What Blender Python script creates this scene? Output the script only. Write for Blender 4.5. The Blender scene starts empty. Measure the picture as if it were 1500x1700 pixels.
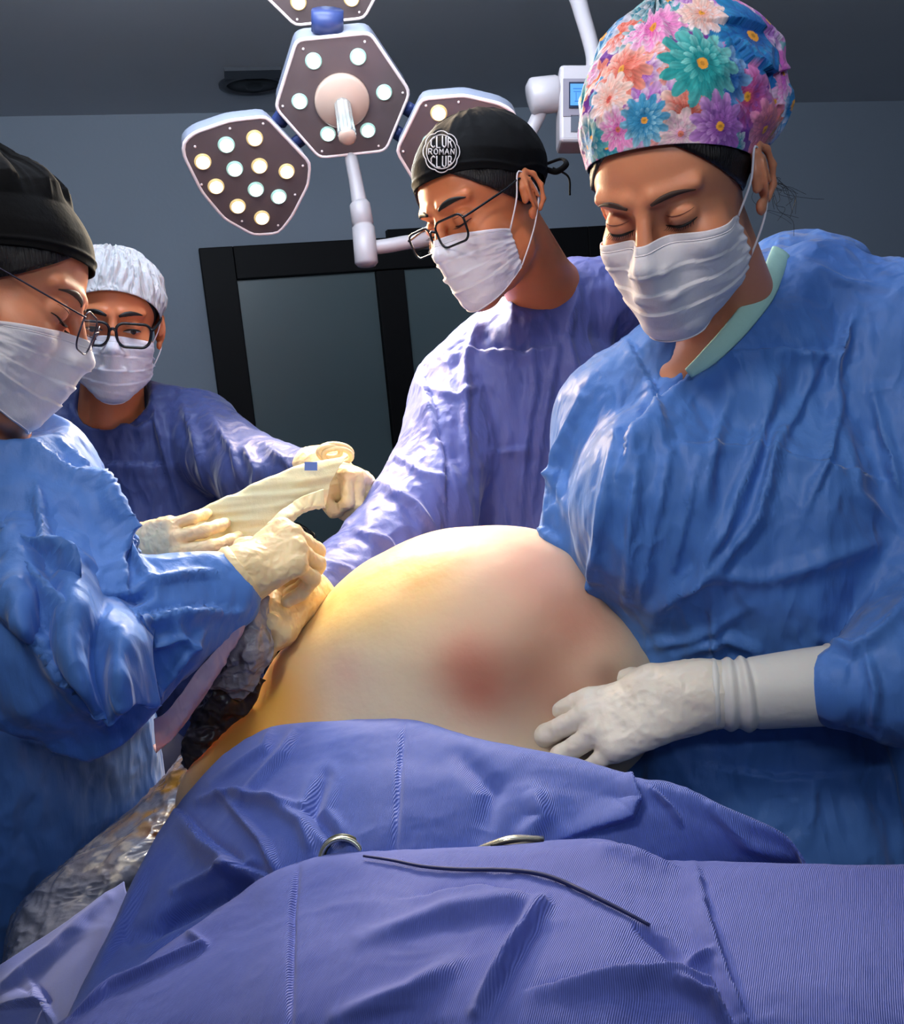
import bpy, math, random
import numpy as np
from mathutils import Vector, Matrix

random.seed(7)
SC = bpy.context.scene
COL = SC.collection
# ------------------------------------------------------------------ camera
PITCH, ROLL, FPX = math.radians(9.8), math.radians(5.3), 1500.0
CAM = np.array([0.0, 0.0, 1.45])
_U0 = np.array([0, math.sin(PITCH), math.cos(PITCH)]); _R0 = np.array([1.0, 0, 0])
F_ = np.array([0, math.cos(PITCH), -math.sin(PITCH)])
R_ = _R0 * math.cos(ROLL) - _U0 * math.sin(ROLL)
U_ = _U0 * math.cos(ROLL) + _R0 * math.sin(ROLL)

def P(px, py, d):
    """world point seen at a picture position, at depth d (metres)"""
    return CAM + d * (F_ + R_ * (px - 750) / FPX - U_ * (py - 850) / FPX)

def proj(V):
    q = np.asarray(V) - CAM
    d = q @ F_
    return 750 + FPX * (q @ R_) / d, 850 - FPX * (q @ U_) / d, d

cd = bpy.data.cameras.new('camera'); cam = bpy.data.objects.new('camera', cd); COL.objects.link(cam)
cd.sensor_fit = 'HORIZONTAL'; cd.sensor_width = 36; cd.lens = 36; cd.clip_start = 0.02
cam.matrix_world = Matrix(((R_[0], U_[0], -F_[0], CAM[0]), (R_[1], U_[1], -F_[1], CAM[1]), (R_[2], U_[2], -F_[2], CAM[2]), (0, 0, 0, 1)))
SC.camera = cam
SC.view_settings.view_transform = 'Standard'; SC.view_settings.look = 'None'
SC.view_settings.gamma = 1; SC.view_settings.use_curve_mapping = False
SC.view_settings.exposure = 0.0
SC.cycles.max_bounces = 6; SC.cycles.diffuse_bounces = 3; SC.cycles.adaptive_threshold = 0.05; SC.cycles.adaptive_min_samples = 16
# ------------------------------------------------------------------ world and room light
w = bpy.data.worlds.new('room_air'); SC.world = w; w.use_nodes = True
w.node_tree.nodes['Background'].inputs[0].default_value = (0.42, 0.52, 0.80, 1)
w.node_tree.nodes['Background'].inputs[1].default_value = 0.06

def light(name, kind, loc, target, power, color, size=0.3, **kw):
    l = bpy.data.lights.new(name, kind); l.energy = power; l.color = color
    if kind == 'AREA':
        l.shape = 'RECTANGLE'; l.size = size; l.size_y = kw.get('size_y', size)
        if 'spread' in kw: l.spread = kw['spread']
    elif kind == 'SPOT':
        l.spot_size = kw.get('cone', 1.2); l.spot_blend = kw.get('blend', 0.6); l.shadow_soft_size = size
    else: l.shadow_soft_size = size
    o = bpy.data.objects.new(name, l); COL.objects.link(o); o.location = loc
    o.rotation_euler = (Vector(target) - Vector(loc)).to_track_quat('-Z', 'Y').to_euler()
    return o
# unseen overhead fill added to lift the ambient level, cool and weak
light('added_overhead_fill', 'AREA', (0.1, 0.62, 2.60), (0.1, 0.72, 0.9), 9, (0.80, 0.84, 1.0), 0.7, size_y=0.4, spread=math.radians(75))
light('added_overhead_fill', 'AREA', (2.2, 1.9, 2.64), (1.8, 3.6, 1.3), 14, (0.62, 0.76, 1.0), 0.8, size_y=0.8)  # unseen fill added to brighten the right of the room
light('added_overhead_fill', 'AREA', (-0.3, 1.3, 2.62), (-0.2, 4.2, 1.2), 62, (0.72, 0.84, 1.0), 0.9, size_y=0.4)  # unseen wash added to brighten the back wall
# unseen area light added above the table to brighten the ceiling
light('added_ceiling_wash', 'AREA', (-0.15, 1.15, 2.12), (0.1, 2.0, 2.9), 17, (0.80, 0.88, 1.0), 0.8, size_y=0.3)
# second surgical lamp over the near end of the table, behind and above the photographer
light('near_lamp_beam', 'SPOT', (-0.42, 0.25, 2.35), (0.10, 1.06, 1.34), 36, (1.0, 0.90, 0.78), 0.16, cone=math.radians(66), blend=1.0)
light('added_ceiling_wash', 'AREA', (0.3, -0.7, 2.1), (0.3, 0.2, 2.9), 13, (0.74, 0.86, 1.0), 0.8, size_y=0.3)  # unseen, added as front fill by way of ceiling bounce

# ------------------------------------------------------------------ materials
MATS = {}
def mat(name, color, rough=0.5, metal=0.0, bumps=(), var=0.0, varscale=8, emit=None, estr=0, sheen=0.0, trans=0.0, sss=0.0,
        alpha=1.0, coat=0.0, spec=0.5, vcol=False, ior=1.45, tint=None, sscol=None):
    """bumps: list of (kind, scale, strength_metres, stretch xyz)"""
    m = bpy.data.materials.new(name); m.use_nodes = True; nt = m.node_tree; N = nt.nodes; L = nt.links
    b = N['Principled BSDF']
    b.inputs['Base Color'].default_value = (*color, 1); b.inputs['Roughness'].default_value = rough
    b.inputs['Metallic'].default_value = metal; b.inputs['IOR'].default_value = ior
    b.inputs['Specular IOR Level'].default_value = spec
    if sheen: b.inputs['Sheen Weight'].default_value = sheen; b.inputs['Sheen Roughness'].default_value = 0.4
    if trans: b.inputs['Transmission Weight'].default_value = trans
    if alpha < 1: b.inputs['Alpha'].default_value = alpha
    if coat: b.inputs['Coat Weight'].default_value = coat; b.inputs['Coat Roughness'].default_value = 0.25
    if sss:
        b.inputs['Subsurface Weight'].default_value = sss; b.inputs['Subsurface Radius'].default_value = sscol or (0.012, 0.005, 0.003)
        b.inputs['Subsurface Scale'].default_value = 1.0
    if emit: b.inputs['Emission Color'].default_value = (*emit, 1); b.inputs['Emission Strength'].default_value = estr
    tc = N.new('ShaderNodeTexCoord')
    if vcol:
        a = N.new('ShaderNodeVertexColor'); a.layer_name = 'col'; L.new(a.outputs[0], b.inputs['Base Color'])
    elif var:
        n = N.new('ShaderNodeTexNoise'); n.inputs['Scale'].default_value = varscale; n.inputs['Detail'].default_value = 5
        L.new(tc.outputs['Object'], n.inputs['Vector'])
        mx = N.new('ShaderNodeMix'); mx.data_type = 'RGBA'; L.new(n.outputs['Fac'], mx.inputs[0])
        lo = [c * (1 - var) for c in color]; hi = tint or [min(1, c * (1 + var)) for c in color]
        mx.inputs[6].default_value = (*lo, 1); mx.inputs[7].default_value = (*hi, 1)
        L.new(mx.outputs[2], b.inputs['Base Color'])
    prev = None
    for kind, scale, dist, st in bumps:
        mp = N.new('ShaderNodeMapping'); mp.inputs['Scale'].default_value = st; L.new(tc.outputs['Object'], mp.inputs['Vector'])
        if len(st) and kind == 'line':
            mp.inputs['Rotation'].default_value = (0.3, 0.2, 0.55)
            t = N.new('ShaderNodeTexWave'); t.inputs['Scale'].default_value = scale; t.inputs['Distortion'].default_value = 0.6
            t.inputs['Detail'].default_value = 1; out = t.outputs['Fac']; L.new(mp.outputs[0], t.inputs['Vector'])
        elif kind == 'crease':
            nz = N.new('ShaderNodeTexNoise'); nz.inputs['Scale'].default_value = scale * 0.6; L.new(mp.outputs[0], nz.inputs['Vector'])
            vm = N.new('ShaderNodeVectorMath'); vm.operation = 'MULTIPLY_ADD'; vm.inputs[1].default_value = (0.10,) * 3
            L.new(nz.outputs['Color'], vm.inputs[0]); L.new(mp.outputs[0], vm.inputs[2])
            t = N.new('ShaderNodeTexVoronoi'); t.feature = 'SMOOTH_F1'; t.inputs['Smoothness'].default_value = 0.35
            t.inputs['Scale'].default_value = scale; L.new(vm.outputs[0], t.inputs['Vector']); out = t.outputs['Distance']
        else:
            t = N.new('ShaderNodeTexNoise'); t.inputs['Scale'].default_value = scale; t.inputs['Detail'].default_value = 4
            L.new(mp.outputs[0], t.inputs['Vector']); out = t.outputs['Fac']
        bp = N.new('ShaderNodeBump'); bp.inputs['Distance'].default_value = dist; bp.inputs['Strength'].default_value = 1.0
        L.new(out, bp.inputs['Height'])
        if prev: L.new(prev.outputs[0], bp.inputs['Normal'])
        prev = bp
    if prev: L.new(prev.outputs[0], b.inputs['Normal'])
    MATS[name] = m
    return m

# ------------------------------------------------------------------ objects
def tag(o, label=None, cat=None, group=None, kind=None):
    if label: o['label'] = label
    if cat: o['category'] = cat
    if group: o['group'] = group
    if kind: o['kind'] = kind
    return o

def empty(name, loc, label, cat, group=None):
    o = bpy.data.objects.new(name, None); COL.objects.link(o); o.location = tuple(loc); o.empty_display_size = 0.1
    return tag(o, label, cat, group)

def wloc(o):
    v = Vector((0, 0, 0))
    while o is not None: v += Vector(o.location); o = o.parent
    return np.array(v)

def obj(name, V, Fc, m, parent=None, smooth=True, origin=None, col=None, label=None):
    """V world coordinates, Fc (n,4)/(n,3) array or list of lists"""
    V = np.asarray(V, float)
    base = wloc(parent) if parent is not None else np.zeros(3)
    loc = np.zeros(3)
    if parent is None:
        loc = np.array([(V[:, 0].min() + V[:, 0].max()) / 2, (V[:, 1].min() + V[:, 1].max()) / 2, V[:, 2].min()]) if origin is None else np.asarray(origin, float)
    me = bpy.data.meshes.new(name)
    Vl = V - base - loc
    if isinstance(Fc, np.ndarray):
        n, k = Fc.shape
        me.vertices.add(len(Vl)); me.vertices.foreach_set('co', Vl.astype(np.float32).ravel())
        me.loops.add(n * k); me.loops.foreach_set('vertex_index', Fc.astype(np.int32).ravel())
        me.polygons.add(n); me.polygons.foreach_set('loop_start', np.arange(0, n * k, k, dtype=np.int32))
        try: me.polygons.foreach_set('loop_total', np.full(n, k, dtype=np.int32))
        except Exception: pass
        me.update(calc_edges=True)
    else:
        me.from_pydata([tuple(v) for v in Vl], [], Fc); me.update()
    me.validate()
    if smooth: me.polygons.foreach_set('use_smooth', [True] * len(me.polygons))
    if isinstance(m, (list, tuple)):
        for q in m: me.materials.append(q)
    else: me.materials.append(m)
    if col is not None:
        ca = me.color_attributes.new('col', 'FLOAT_COLOR', 'POINT')
        c4 = np.ones((len(V), 4), np.float32); c4[:, :3] = col; ca.data.foreach_set('color', c4.ravel())
    o = bpy.data.objects.new(name, me); COL.objects.link(o); o.location = tuple(loc)
    if parent is not None: o.parent = parent
    if label: o['label'] = label
    return o

def copy_tree(o, offset_parent=None):
    c = o.copy(); COL.objects.link(c); c.parent = offset_parent
    for ch in list(o.children): copy_tree(ch, c)
    return c

# ------------------------------------------------------------------ noise
def _hash(ix, iy, iz):
    h = (ix.astype(np.int64) * 374761393 + iy.astype(np.int64) * 668265263 + iz.astype(np.int64) * 2147483647 // 7) & 0x7fffffff
    h = ((h ^ (h >> 13)) * 1274126177) & 0x7fffffff
    return ((h ^ (h >> 16)) & 0xffff) / 65535.0
def vnoise(p):
    p = np.asarray(p, float); i = np.floor(p); f = p - i; f = f * f * (3 - 2 * f); i = i.astype(np.int64)
    r = 0
    for a in (0, 1):
        for b in (0, 1):
            for c in (0, 1):
                wgt = (f[:, 0] if a else 1 - f[:, 0]) * (f[:, 1] if b else 1 - f[:, 1]) * (f[:, 2] if c else 1 - f[:, 2])
                r = r + wgt * _hash(i[:, 0] + a, i[:, 1] + b, i[:, 2] + c)
    return r * 2 - 1
def fbm(p, o=3):
    return sum(vnoise(p * 2.03 ** k + 17.3 * k) * 0.5 ** k for k in range(o))
def ridged(p, o=3):
    return sum((1 - 2 * np.abs(vnoise(p * 2.03 ** k + 31.7 * k))) * 0.55 ** k for k in range(o))

# ------------------------------------------------------------------ signed distance modelling
class Prim:
    def __init__(s, f, lo, hi, k=0.01, op='u'): s.f, s.lo, s.hi, s.k, s.op = f, np.asarray(lo), np.asarray(hi), k, op
def ell(c, r, M=None, k=0.01, op='u'):
    c = np.asarray(c, float); r = np.asarray(r if hasattr(r, '__len__') else (r,) * 3, float); M = np.eye(3) if M is None else np.asarray(M)
    ext = np.sqrt(((M * r) ** 2).sum(1))
    def f(X, Y, Z):
        x, y, z = X - c[0], Y - c[1], Z - c[2]
        a = (x * M[0, 0] + y * M[1, 0] + z * M[2, 0]) / r[0]; b = (x * M[0, 1] + y * M[1, 1] + z * M[2, 1]) / r[1]; g = (x * M[0, 2] + y * M[1, 2] + z * M[2, 2]) / r[2]
        k0 = np.sqrt(a * a + b * b + g * g) + 1e-9; k1 = np.sqrt((a / r[0]) ** 2 + (b / r[1]) ** 2 + (g / r[2]) ** 2) + 1e-9
        return k0 * (k0 - 1) / k1
    return Prim(f, c - ext, c + ext, k, op)
def cap(a, b, ra, rb=None, k=0.01, op='u', flat=None):
    """tapered capsule; flat=(axis, s): thickness along axis is s times the radius"""
    a = np.asarray(a, float); b = np.asarray(b, float); rb = ra if rb is None else rb; ab = b - a
    if flat is not None:
        n = np.asarray(flat[0], float); n = n / np.linalg.norm(n); g = 1 / flat[1] - 1
    def f(X, Y, Z):
        x, y, z = X - a[0], Y - a[1], Z - a[2]; v = ab; s = 1.0
        if flat is not None:
            q = (x * n[0] + y * n[1] + z * n[2]) * g; x, y, z = x + q * n[0], y + q * n[1], z + q * n[2]
            v = ab + (ab @ n) * g * n; s = flat[1]
        L = v @ v + 1e-12
        t = np.clip((x * v[0] + y * v[1] + z * v[2]) / L, 0, 1)
        d = np.sqrt((x - t * v[0]) ** 2 + (y - t * v[1]) ** 2 + (z - t * v[2]) ** 2) - (ra + t * (rb - ra))
        return d * (0.5 + 0.5 * s) if s < 1 else d
    return Prim(f, np.minimum(a - ra, b - rb), np.maximum(a + ra, b + rb), k, op)
def path(pts, rs, k=0.01, op='u', flat=None):
    return [cap(pts[i], pts[i + 1], rs[i], rs[i + 1], k, op, flat) for i in range(len(pts) - 1)]
def half(n, c, op='s', k=0.004):
    """cuts away everything on the +n side of the point c"""
    n = np.asarray(n, float); n = n / np.linalg.norm(n); c = np.asarray(c, float)
    return Prim(lambda X, Y, Z: -((X - c[0]) * n[0] + (Y - c[1]) * n[1] + (Z - c[2]) * n[2]), None, None, k, op)
def smin(a, b, k):
    h = np.clip(0.5 + 0.5 * (b - a) / k, 0, 1); return b + (a - b) * h - k * h * (1 - h)
def evals(prims, V):
    X, Y, Z = V[:, 0], V[:, 1], V[:, 2]; D = np.full(len(V), 1e3)
    for p in prims:
        d = p.f(X, Y, Z)
        D = smin(D, d, p.k) if p.op == 'u' else -smin(-D, d, p.k)
    return D
def field(prims, h, pad=3):
    los = np.array([p.lo for p in prims if p.op == 'u']); his = np.array([p.hi for p in prims if p.op == 'u'])
    lo = los.min(0) - pad * h - 0.01; hi = his.max(0) + pad * h + 0.01
    ax = [np.arange(lo[i], hi[i] + h, h) for i in range(3)]
    D = np.full([len(a) for a in ax], 0.5, np.float32)
    for p in prims:
        if p.lo is None: sl = [slice(0, len(a)) for a in ax]
        else:
            m = p.k + 3 * h
            sl = [slice(max(0, int((p.lo[i] - m - lo[i]) / h)), min(len(ax[i]), int((p.hi[i] + m - lo[i]) / h) + 2)) for i in range(3)]
        if any(s.stop <= s.start for s in sl): continue
        X = ax[0][sl[0]][:, None, None]; Y = ax[1][sl[1]][None, :, None]; Z = ax[2][sl[2]][None, None, :]
        d = p.f(X, Y, Z); B = D[tuple(sl)]
        D[tuple(sl)] = smin(B, d, p.k) if p.op == 'u' else -smin(-B, d, p.k)
    return D, lo
def nets(D, lo, h):
    s = D < 0; nx, ny, nz = D.shape
    cnt = np.zeros((nx - 1, ny - 1, nz - 1), np.int8)
    offs = [(a, b, c) for a in (0, 1) for b in (0, 1) for c in (0, 1)]
    for a, b, c in offs: cnt += s[a:nx - 1 + a, b:ny - 1 + b, c:nz - 1 + c]
    I = np.argwhere((cnt > 0) & (cnt < 8)); vid = np.full(cnt.shape, -1, np.int64); vid[I[:, 0], I[:, 1], I[:, 2]] = np.arange(len(I))
    val = {o: D[I[:, 0] + o[0], I[:, 1] + o[1], I[:, 2] + o[2]].astype(float) for o in offs}
    acc = np.zeros((len(I), 3)); n = np.zeros(len(I))
    for o in offs:
        for ax in range(3):
            if o[ax] == 0:
                o2 = list(o); o2[ax] = 1; o2 = tuple(o2); a, b = val[o], val[o2]; m = (a < 0) != (b < 0)
                t = np.where(m, a / np.where(m, a - b, 1), 0)
                q = np.array(o, float)[None].repeat(len(I), 0); q[:, ax] += t
                acc += q * m[:, None]; n += m
    V = lo + (I + acc / n[:, None]) * h
    Fs = []
    for ax in range(3):
        a0 = [slice(None)] * 3; a1 = [slice(None)] * 3; a0[ax] = slice(0, -1); a1[ax] = slice(1, None)
        sa, sb = s[tuple(a0)], s[tuple(a1)]; E = np.argwhere(sa != sb)
        u, v = [(1, 2), (2, 0), (0, 1)][ax]
        E = E[(E[:, u] > 0) & (E[:, v] > 0) & (E[:, u] < cnt.shape[u]) & (E[:, v] < cnt.shape[v])]
        fl = sa[E[:, 0], E[:, 1], E[:, 2]]
        def g(du, dv):
            q = E.copy(); q[:, u] -= du; q[:, v] -= dv; return vid[q[:, 0], q[:, 1], q[:, 2]]
        Q = np.stack([g(1, 1), g(0, 1), g(0, 0), g(1, 0)], 1); Q[~fl] = Q[~fl][:, ::-1]
        Fs.append(Q)
    Fc = np.concatenate(Fs); Fc = Fc[(Fc >= 0).all(1)]
    return V, Fc
def normals(V, Fc):
    a = V[Fc[:, 2]] - V[Fc[:, 0]]; b = V[Fc[:, -1]] - V[Fc[:, 1]]; n = np.cross(a, b); N = np.zeros_like(V)
    for i in range(Fc.shape[1]):
        for j in range(3): N[:, j] += np.bincount(Fc[:, i], n[:, j], len(V))
    return N / (np.linalg.norm(N, axis=1)[:, None] + 1e-12)
def relax(V, Fc, it=1, f=0.5):
    e = np.concatenate([Fc[:, [i, (i + 1) % Fc.shape[1]]] for i in range(Fc.shape[1])]); c = np.bincount(e[:, 0], minlength=len(V)) + np.bincount(e[:, 1], minlength=len(V)) + 1e-9
    for _ in range(it):
        S = np.stack([np.bincount(e[:, 0], V[e[:, 1], j], len(V)) + np.bincount(e[:, 1], V[e[:, 0], j], len(V)) for j in range(3)], 1)
        V = V + f * (S / c[:, None] - V)
    return V
def carve(prims, h, it=1):
    D, lo = field(prims, h); V, Fc = nets(D, lo, h); return relax(V, Fc, it), Fc

def seg_dist(x, y, a, b):
    dx, dy = b[0] - a[0], b[1] - a[1]; t = np.clip(((x - a[0]) * dx + (y - a[1]) * dy) / (dx * dx + dy * dy + 1e-9), 0, 1)
    qx, qy = x - a[0] - t * dx, y - a[1] - t * dy; side = np.sign(dx * (y - a[1]) - dy * (x - a[0]))
    return np.sqrt(qx * qx + qy * qy), side, t
def folds(V, N, strokes, face=0.0, gain=1.35, slim=0.8):
    """cloth folds: polylines on the near side of a garment, (points, width px, height m, kind). kind r = ridge, v = valley pair, s = overlapping step"""
    px, py, d = proj(V); vd = V - CAM; vd /= np.linalg.norm(vd, axis=1)[:, None]
    wf = np.clip(-(N * vd).sum(1) * 2.5 - face, 0, 1)
    disp = np.zeros(len(V))
    for pts, wd, hm, kind in strokes:
        wd, hm = wd * slim, hm * gain
        xs = [p[0] for p in pts]; ys = [p[1] for p in pts]
        m = (px > min(xs) - 4 * wd) & (px < max(xs) + 4 * wd) & (py > min(ys) - 4 * wd) & (py < max(ys) + 4 * wd)
        if not m.any(): continue
        x, y = px[m], py[m]; best = np.full(len(x), 1e9); sd = np.zeros(len(x)); tt = np.zeros(len(x)); n = len(pts) - 1
        for i in range(n):
            q, s, t = seg_dist(x, y, pts[i], pts[i + 1]); c = q < best; best[c] = q[c]; sd[c] = s[c]; tt[c] = (i + t[c]) / n
        end = np.sin(np.clip(tt, 0.03, 0.97) * math.pi) ** 0.5
        if kind == 'r': v = np.exp(-(best / wd) ** 2)
        elif kind == 's': v = np.where(sd > 0, np.exp(-(best / (wd * 3)) ** 2), -0.3 * np.exp(-(best / (wd)) ** 2))
        elif kind == 'S': v = np.where(sd < 0, np.exp(-(best / (wd * 3)) ** 2), -0.3 * np.exp(-(best / (wd)) ** 2))
        else: v = -np.exp(-(best / wd) ** 2) + 0.5 * np.exp(-((best - 2 * wd) / wd) ** 2)
        disp[m] += v * hm * end
    return V + N * (disp * wf)[:, None]
def crumple(V, N, amp, freq, stretch=(1, 1, 0.35), seed=0, kind='r', M=None):
    q = (V if M is None else V @ M) * np.asarray(stretch) * freq + seed * 13.7
    q = q + 0.6 * np.stack([vnoise(q * 0.7 + 5), vnoise(q * 0.7 + 9), vnoise(q * 0.7 + 3)], 1)
    return V + N * ((ridged(q, 3) if kind == 'r' else fbm(q, 3)) * amp)[:, None]

# ------------------------------------------------------------------ grid and tube surfaces
def gridfaces(nu, nv, wrap=False):
    i, j = np.meshgrid(np.arange(nu - (0 if wrap else 1)), np.arange(nv - 1), indexing='ij'); i2 = (i + 1) % nu
    return np.stack([i * nv + j, i2 * nv + j, i2 * nv + j + 1, i * nv + j + 1], -1).reshape(-1, 4)
def catmull(A, n):
    A = np.asarray(A, float); A = np.concatenate([2 * A[:1] - A[1:2], A, 2 * A[-1:] - A[-2:-1]]); m = len(A) - 3
    t = np.linspace(0, m, n); i = np.minimum(t.astype(int), m - 1); f = (t - i).reshape(-1, *([1] * (A.ndim - 1)))
    a, b, c, d = A[i], A[i + 1], A[i + 2], A[i + 3]
    return 0.5 * (2 * b + (c - a) * f + (2 * a - 5 * b + 4 * c - d) * f * f + (3 * b - a - 3 * c + d) * f ** 3)
def sheet(rows, nu, nv):
    """rows of (px, py, depth) control points -> smooth grid of world points (nu along a row, nv across rows)"""
    A = np.array([[P(*p) for p in r] for r in rows]); A = catmull(A, nv)
    return catmull(A.transpose(1, 0, 2), nu).reshape(-1, 3), gridfaces(nu, nv)
def thick(V, Fc, t, wrapedge=True):
    """gives a sheet real thickness"""
    N = normals(V, Fc); n = len(V); V2 = np.concatenate([V, V - N * t]); Fb = Fc[:, ::-1] + n
    e = np.concatenate([Fc[:, [i, (i + 1) % Fc.shape[1]]] for i in range(Fc.shape[1])])
    key = np.sort(e, 1) @ np.array([n, 1]); u, idx, c = np.unique(key, return_index=True, return_counts=True); b = e[idx[c == 1]]
    S = np.stack([b[:, 1], b[:, 0], b[:, 0] + n, b[:, 1] + n], 1)
    return V2, np.concatenate([Fc, Fb, S])
def tube(pts, r, seg=10, n=None, closed=False, flat=1.0, fdir=None):
    pts = np.asarray(pts, float)
    if n and not closed: pts = catmull(pts, n)
    elif n and closed:
        e = np.concatenate([pts, pts[:1]]); pts = catmull(np.concatenate([pts[-1:], e, pts[1:2]]), n + 2 * (n // len(pts)) + 1); k = n // len(pts[:0]) if False else None
        m = len(pts); s = int(round(m / (len(e) + 1))); pts = pts[s:-s - 1]
    m = len(pts); rs = np.full(m, r) if np.isscalar(r) else np.interp(np.linspace(0, 1, m), np.linspace(0, 1, len(r)), r)
    T = np.roll(pts, -1, 0) - np.roll(pts, 1, 0) if closed else np.gradient(pts, axis=0)
    T /= np.linalg.norm(T, axis=1)[:, None] + 1e-12
    u = np.array([0, 0, 1.0]) if fdir is None else np.asarray(fdir, float)
    if abs(u @ T[0]) > 0.95: u = np.array([1.0, 0, 0])
    V = []
    for i in range(m):
        if fdir is not None: u = np.asarray(fdir, float)
        u = u - (u @ T[i]) * T[i]; u /= np.linalg.norm(u) + 1e-12; v = np.cross(T[i], u)
        for k in range(seg):
            a = 2 * math.pi * k / seg; V.append(pts[i] + rs[i] * (math.cos(a) * u * flat + math.sin(a) * v))
    V = np.array(V); Fc = []
    for i in range(m if closed else m - 1):
        for k in range(seg):
            a, b = i * seg + k, i * seg + (k + 1) % seg; c, d = ((i + 1) % m) * seg + (k + 1) % seg, ((i + 1) % m) * seg + k
            Fc.append([d, c, b, a])
    if not closed: Fc += [list(range(seg)), list(range(m * seg - 1, (m - 1) * seg - 1, -1))]
    return V, Fc
def merge(*parts):
    Vs, Fs, n = [], [], 0
    for V, Fc in parts:
        Vs.append(np.asarray(V)); Fs += [[int(i) + n for i in f] for f in Fc]; n += len(V)
    return np.concatenate(Vs), Fs
def box(c, h, M=None):
    c = np.asarray(c, float); M = np.eye(3) if M is None else np.asarray(M)
    V = np.array([c + M @ (np.array(s) * h) for s in [(-1, -1, -1), (1, -1, -1), (1, 1, -1), (-1, 1, -1), (-1, -1, 1), (1, -1, 1), (1, 1, 1), (-1, 1, 1)]])
    return V, [[0, 3, 2, 1], [4, 5, 6, 7], [0, 1, 5, 4], [1, 2, 6, 5], [2, 3, 7, 6], [3, 0, 4, 7]]
def bevel(o, wd, seg=3):
    m = o.modifiers.new('bevel', 'BEVEL'); m.width = wd; m.segments = seg; m.limit_method = 'ANGLE'; m.angle_limit = math.radians(40); return o
def lathe(prof, c, axis, seg=32):
    """prof: (radius, height) pairs along axis from c"""
    ax = np.asarray(axis, float); ax /= np.linalg.norm(ax); u = np.cross(ax, [0.3, 0.9, 0.1]); u /= np.linalg.norm(u); v = np.cross(ax, u)
    V = np.array([c + ax * hh + r * (math.cos(2 * math.pi * k / seg) * u + math.sin(2 * math.pi * k / seg) * v) for r, hh in prof for k in range(seg)])
    Fc = []
    for i in range(len(prof) - 1):
        for k in range(seg): Fc.append([i * seg + k, i * seg + (k + 1) % seg, (i + 1) * seg + (k + 1) % seg, (i + 1) * seg + k])
    Fc += [list(range(seg - 1, -1, -1)), list(range((len(prof) - 1) * seg, len(prof) * seg))]
    return V, Fc
def prism(poly, n, t):
    """polygon points (world, in order) extruded by t along n"""
    A = np.asarray(poly, float); n = np.asarray(n, float); m = len(A); V = np.concatenate([A, A + n * t])
    Fc = [list(range(m)), list(range(2 * m - 1, m - 1, -1))] + [[i, i + m, (i + 1) % m + m, (i + 1) % m] for i in range(m)]
    if np.dot(np.cross(A[1] - A[0], A[2] - A[1]), n) > 0: Fc = [f[::-1] for f in Fc]
    return V, Fc
def onplane(px, py, c, n):
    r = P(px, py, 1.0) - CAM; return CAM + r * (((c - CAM) @ n) / (r @ n))
def srgb(r, g, b):
    f = lambda c: c / 12.92 if c <= 0.04045 else ((c + 0.055) / 1.055) ** 2.4
    return tuple(f(c / 255) for c in (r, g, b))
# ================================================================== materials in use
m_wall = mat('painted_wall', srgb(146, 156, 168), 0.7, bumps=[('noise', 60, 0.0006, (1, 1, 1))], var=0.06, varscale=1.5)
m_ceil = mat('ceiling_paint', srgb(205, 206, 210), 0.8, var=0.05, varscale=2)
m_floor = mat('vinyl_floor', srgb(70, 80, 90), 0.4, var=0.1, varscale=6)
m_black = mat('black_aluminium_frame', srgb(8, 7, 9), 0.55, spec=0.2)
m_pane = mat('frosted_green_glass', srgb(88, 104, 106), 0.35, var=0.08, varscale=1.2)
m_lampwhite = mat('lamp_white_enamel', srgb(168, 162, 165), 0.32, bumps=[('noise', 300, 0.0001, (1, 1, 1))])
m_lampgrey = mat('lamp_grey_housing', srgb(128, 134, 150), 0.4)
m_plate = mat('lamp_brown_plate', srgb(94, 80, 80), 0.35, var=0.08, varscale=30)
m_rim = mat('lamp_rim', srgb(235, 215, 212), 0.35)
m_cool = mat('lens_cool', (1, 1, 1), 0.2, emit=(0.80, 1.0, 0.95), estr=3.2)
m_warm = mat('lens_warm', (1, 1, 1), 0.2, emit=(1.0, 0.86, 0.52), estr=3.0)
m_cring = mat('lens_ring_cool', srgb(120, 160, 150), 0.2, emit=(0.5, 0.75, 0.68), estr=0.55)
m_wring = mat('lens_ring_warm', srgb(170, 150, 100), 0.2, emit=(0.85, 0.6, 0.28), estr=0.6)
m_dot = mat('lens_reflector', srgb(150, 150, 140), 0.3, emit=(0.8, 0.85, 0.75), estr=0.5)
m_chrome = mat('ribbed_steel', srgb(205, 212, 210), 0.25, metal=0.7)
m_beige = mat('beige_plastic', srgb(186, 158, 142), 0.4)
m_blueseal = mat('blue_hinge', srgb(48, 62, 110), 0.4)
m_screen = mat('lcd_screen', (0.02, 0.05, 0.1), 0.2, emit=srgb(92, 170, 245), estr=0.95)
m_screend = mat('lcd_ink', (0.02, 0.05, 0.1), 0.2, emit=srgb(40, 110, 215), estr=0.9)
m_screenb = mat('lcd_bezel', srgb(15, 25, 50), 0.3)

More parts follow.
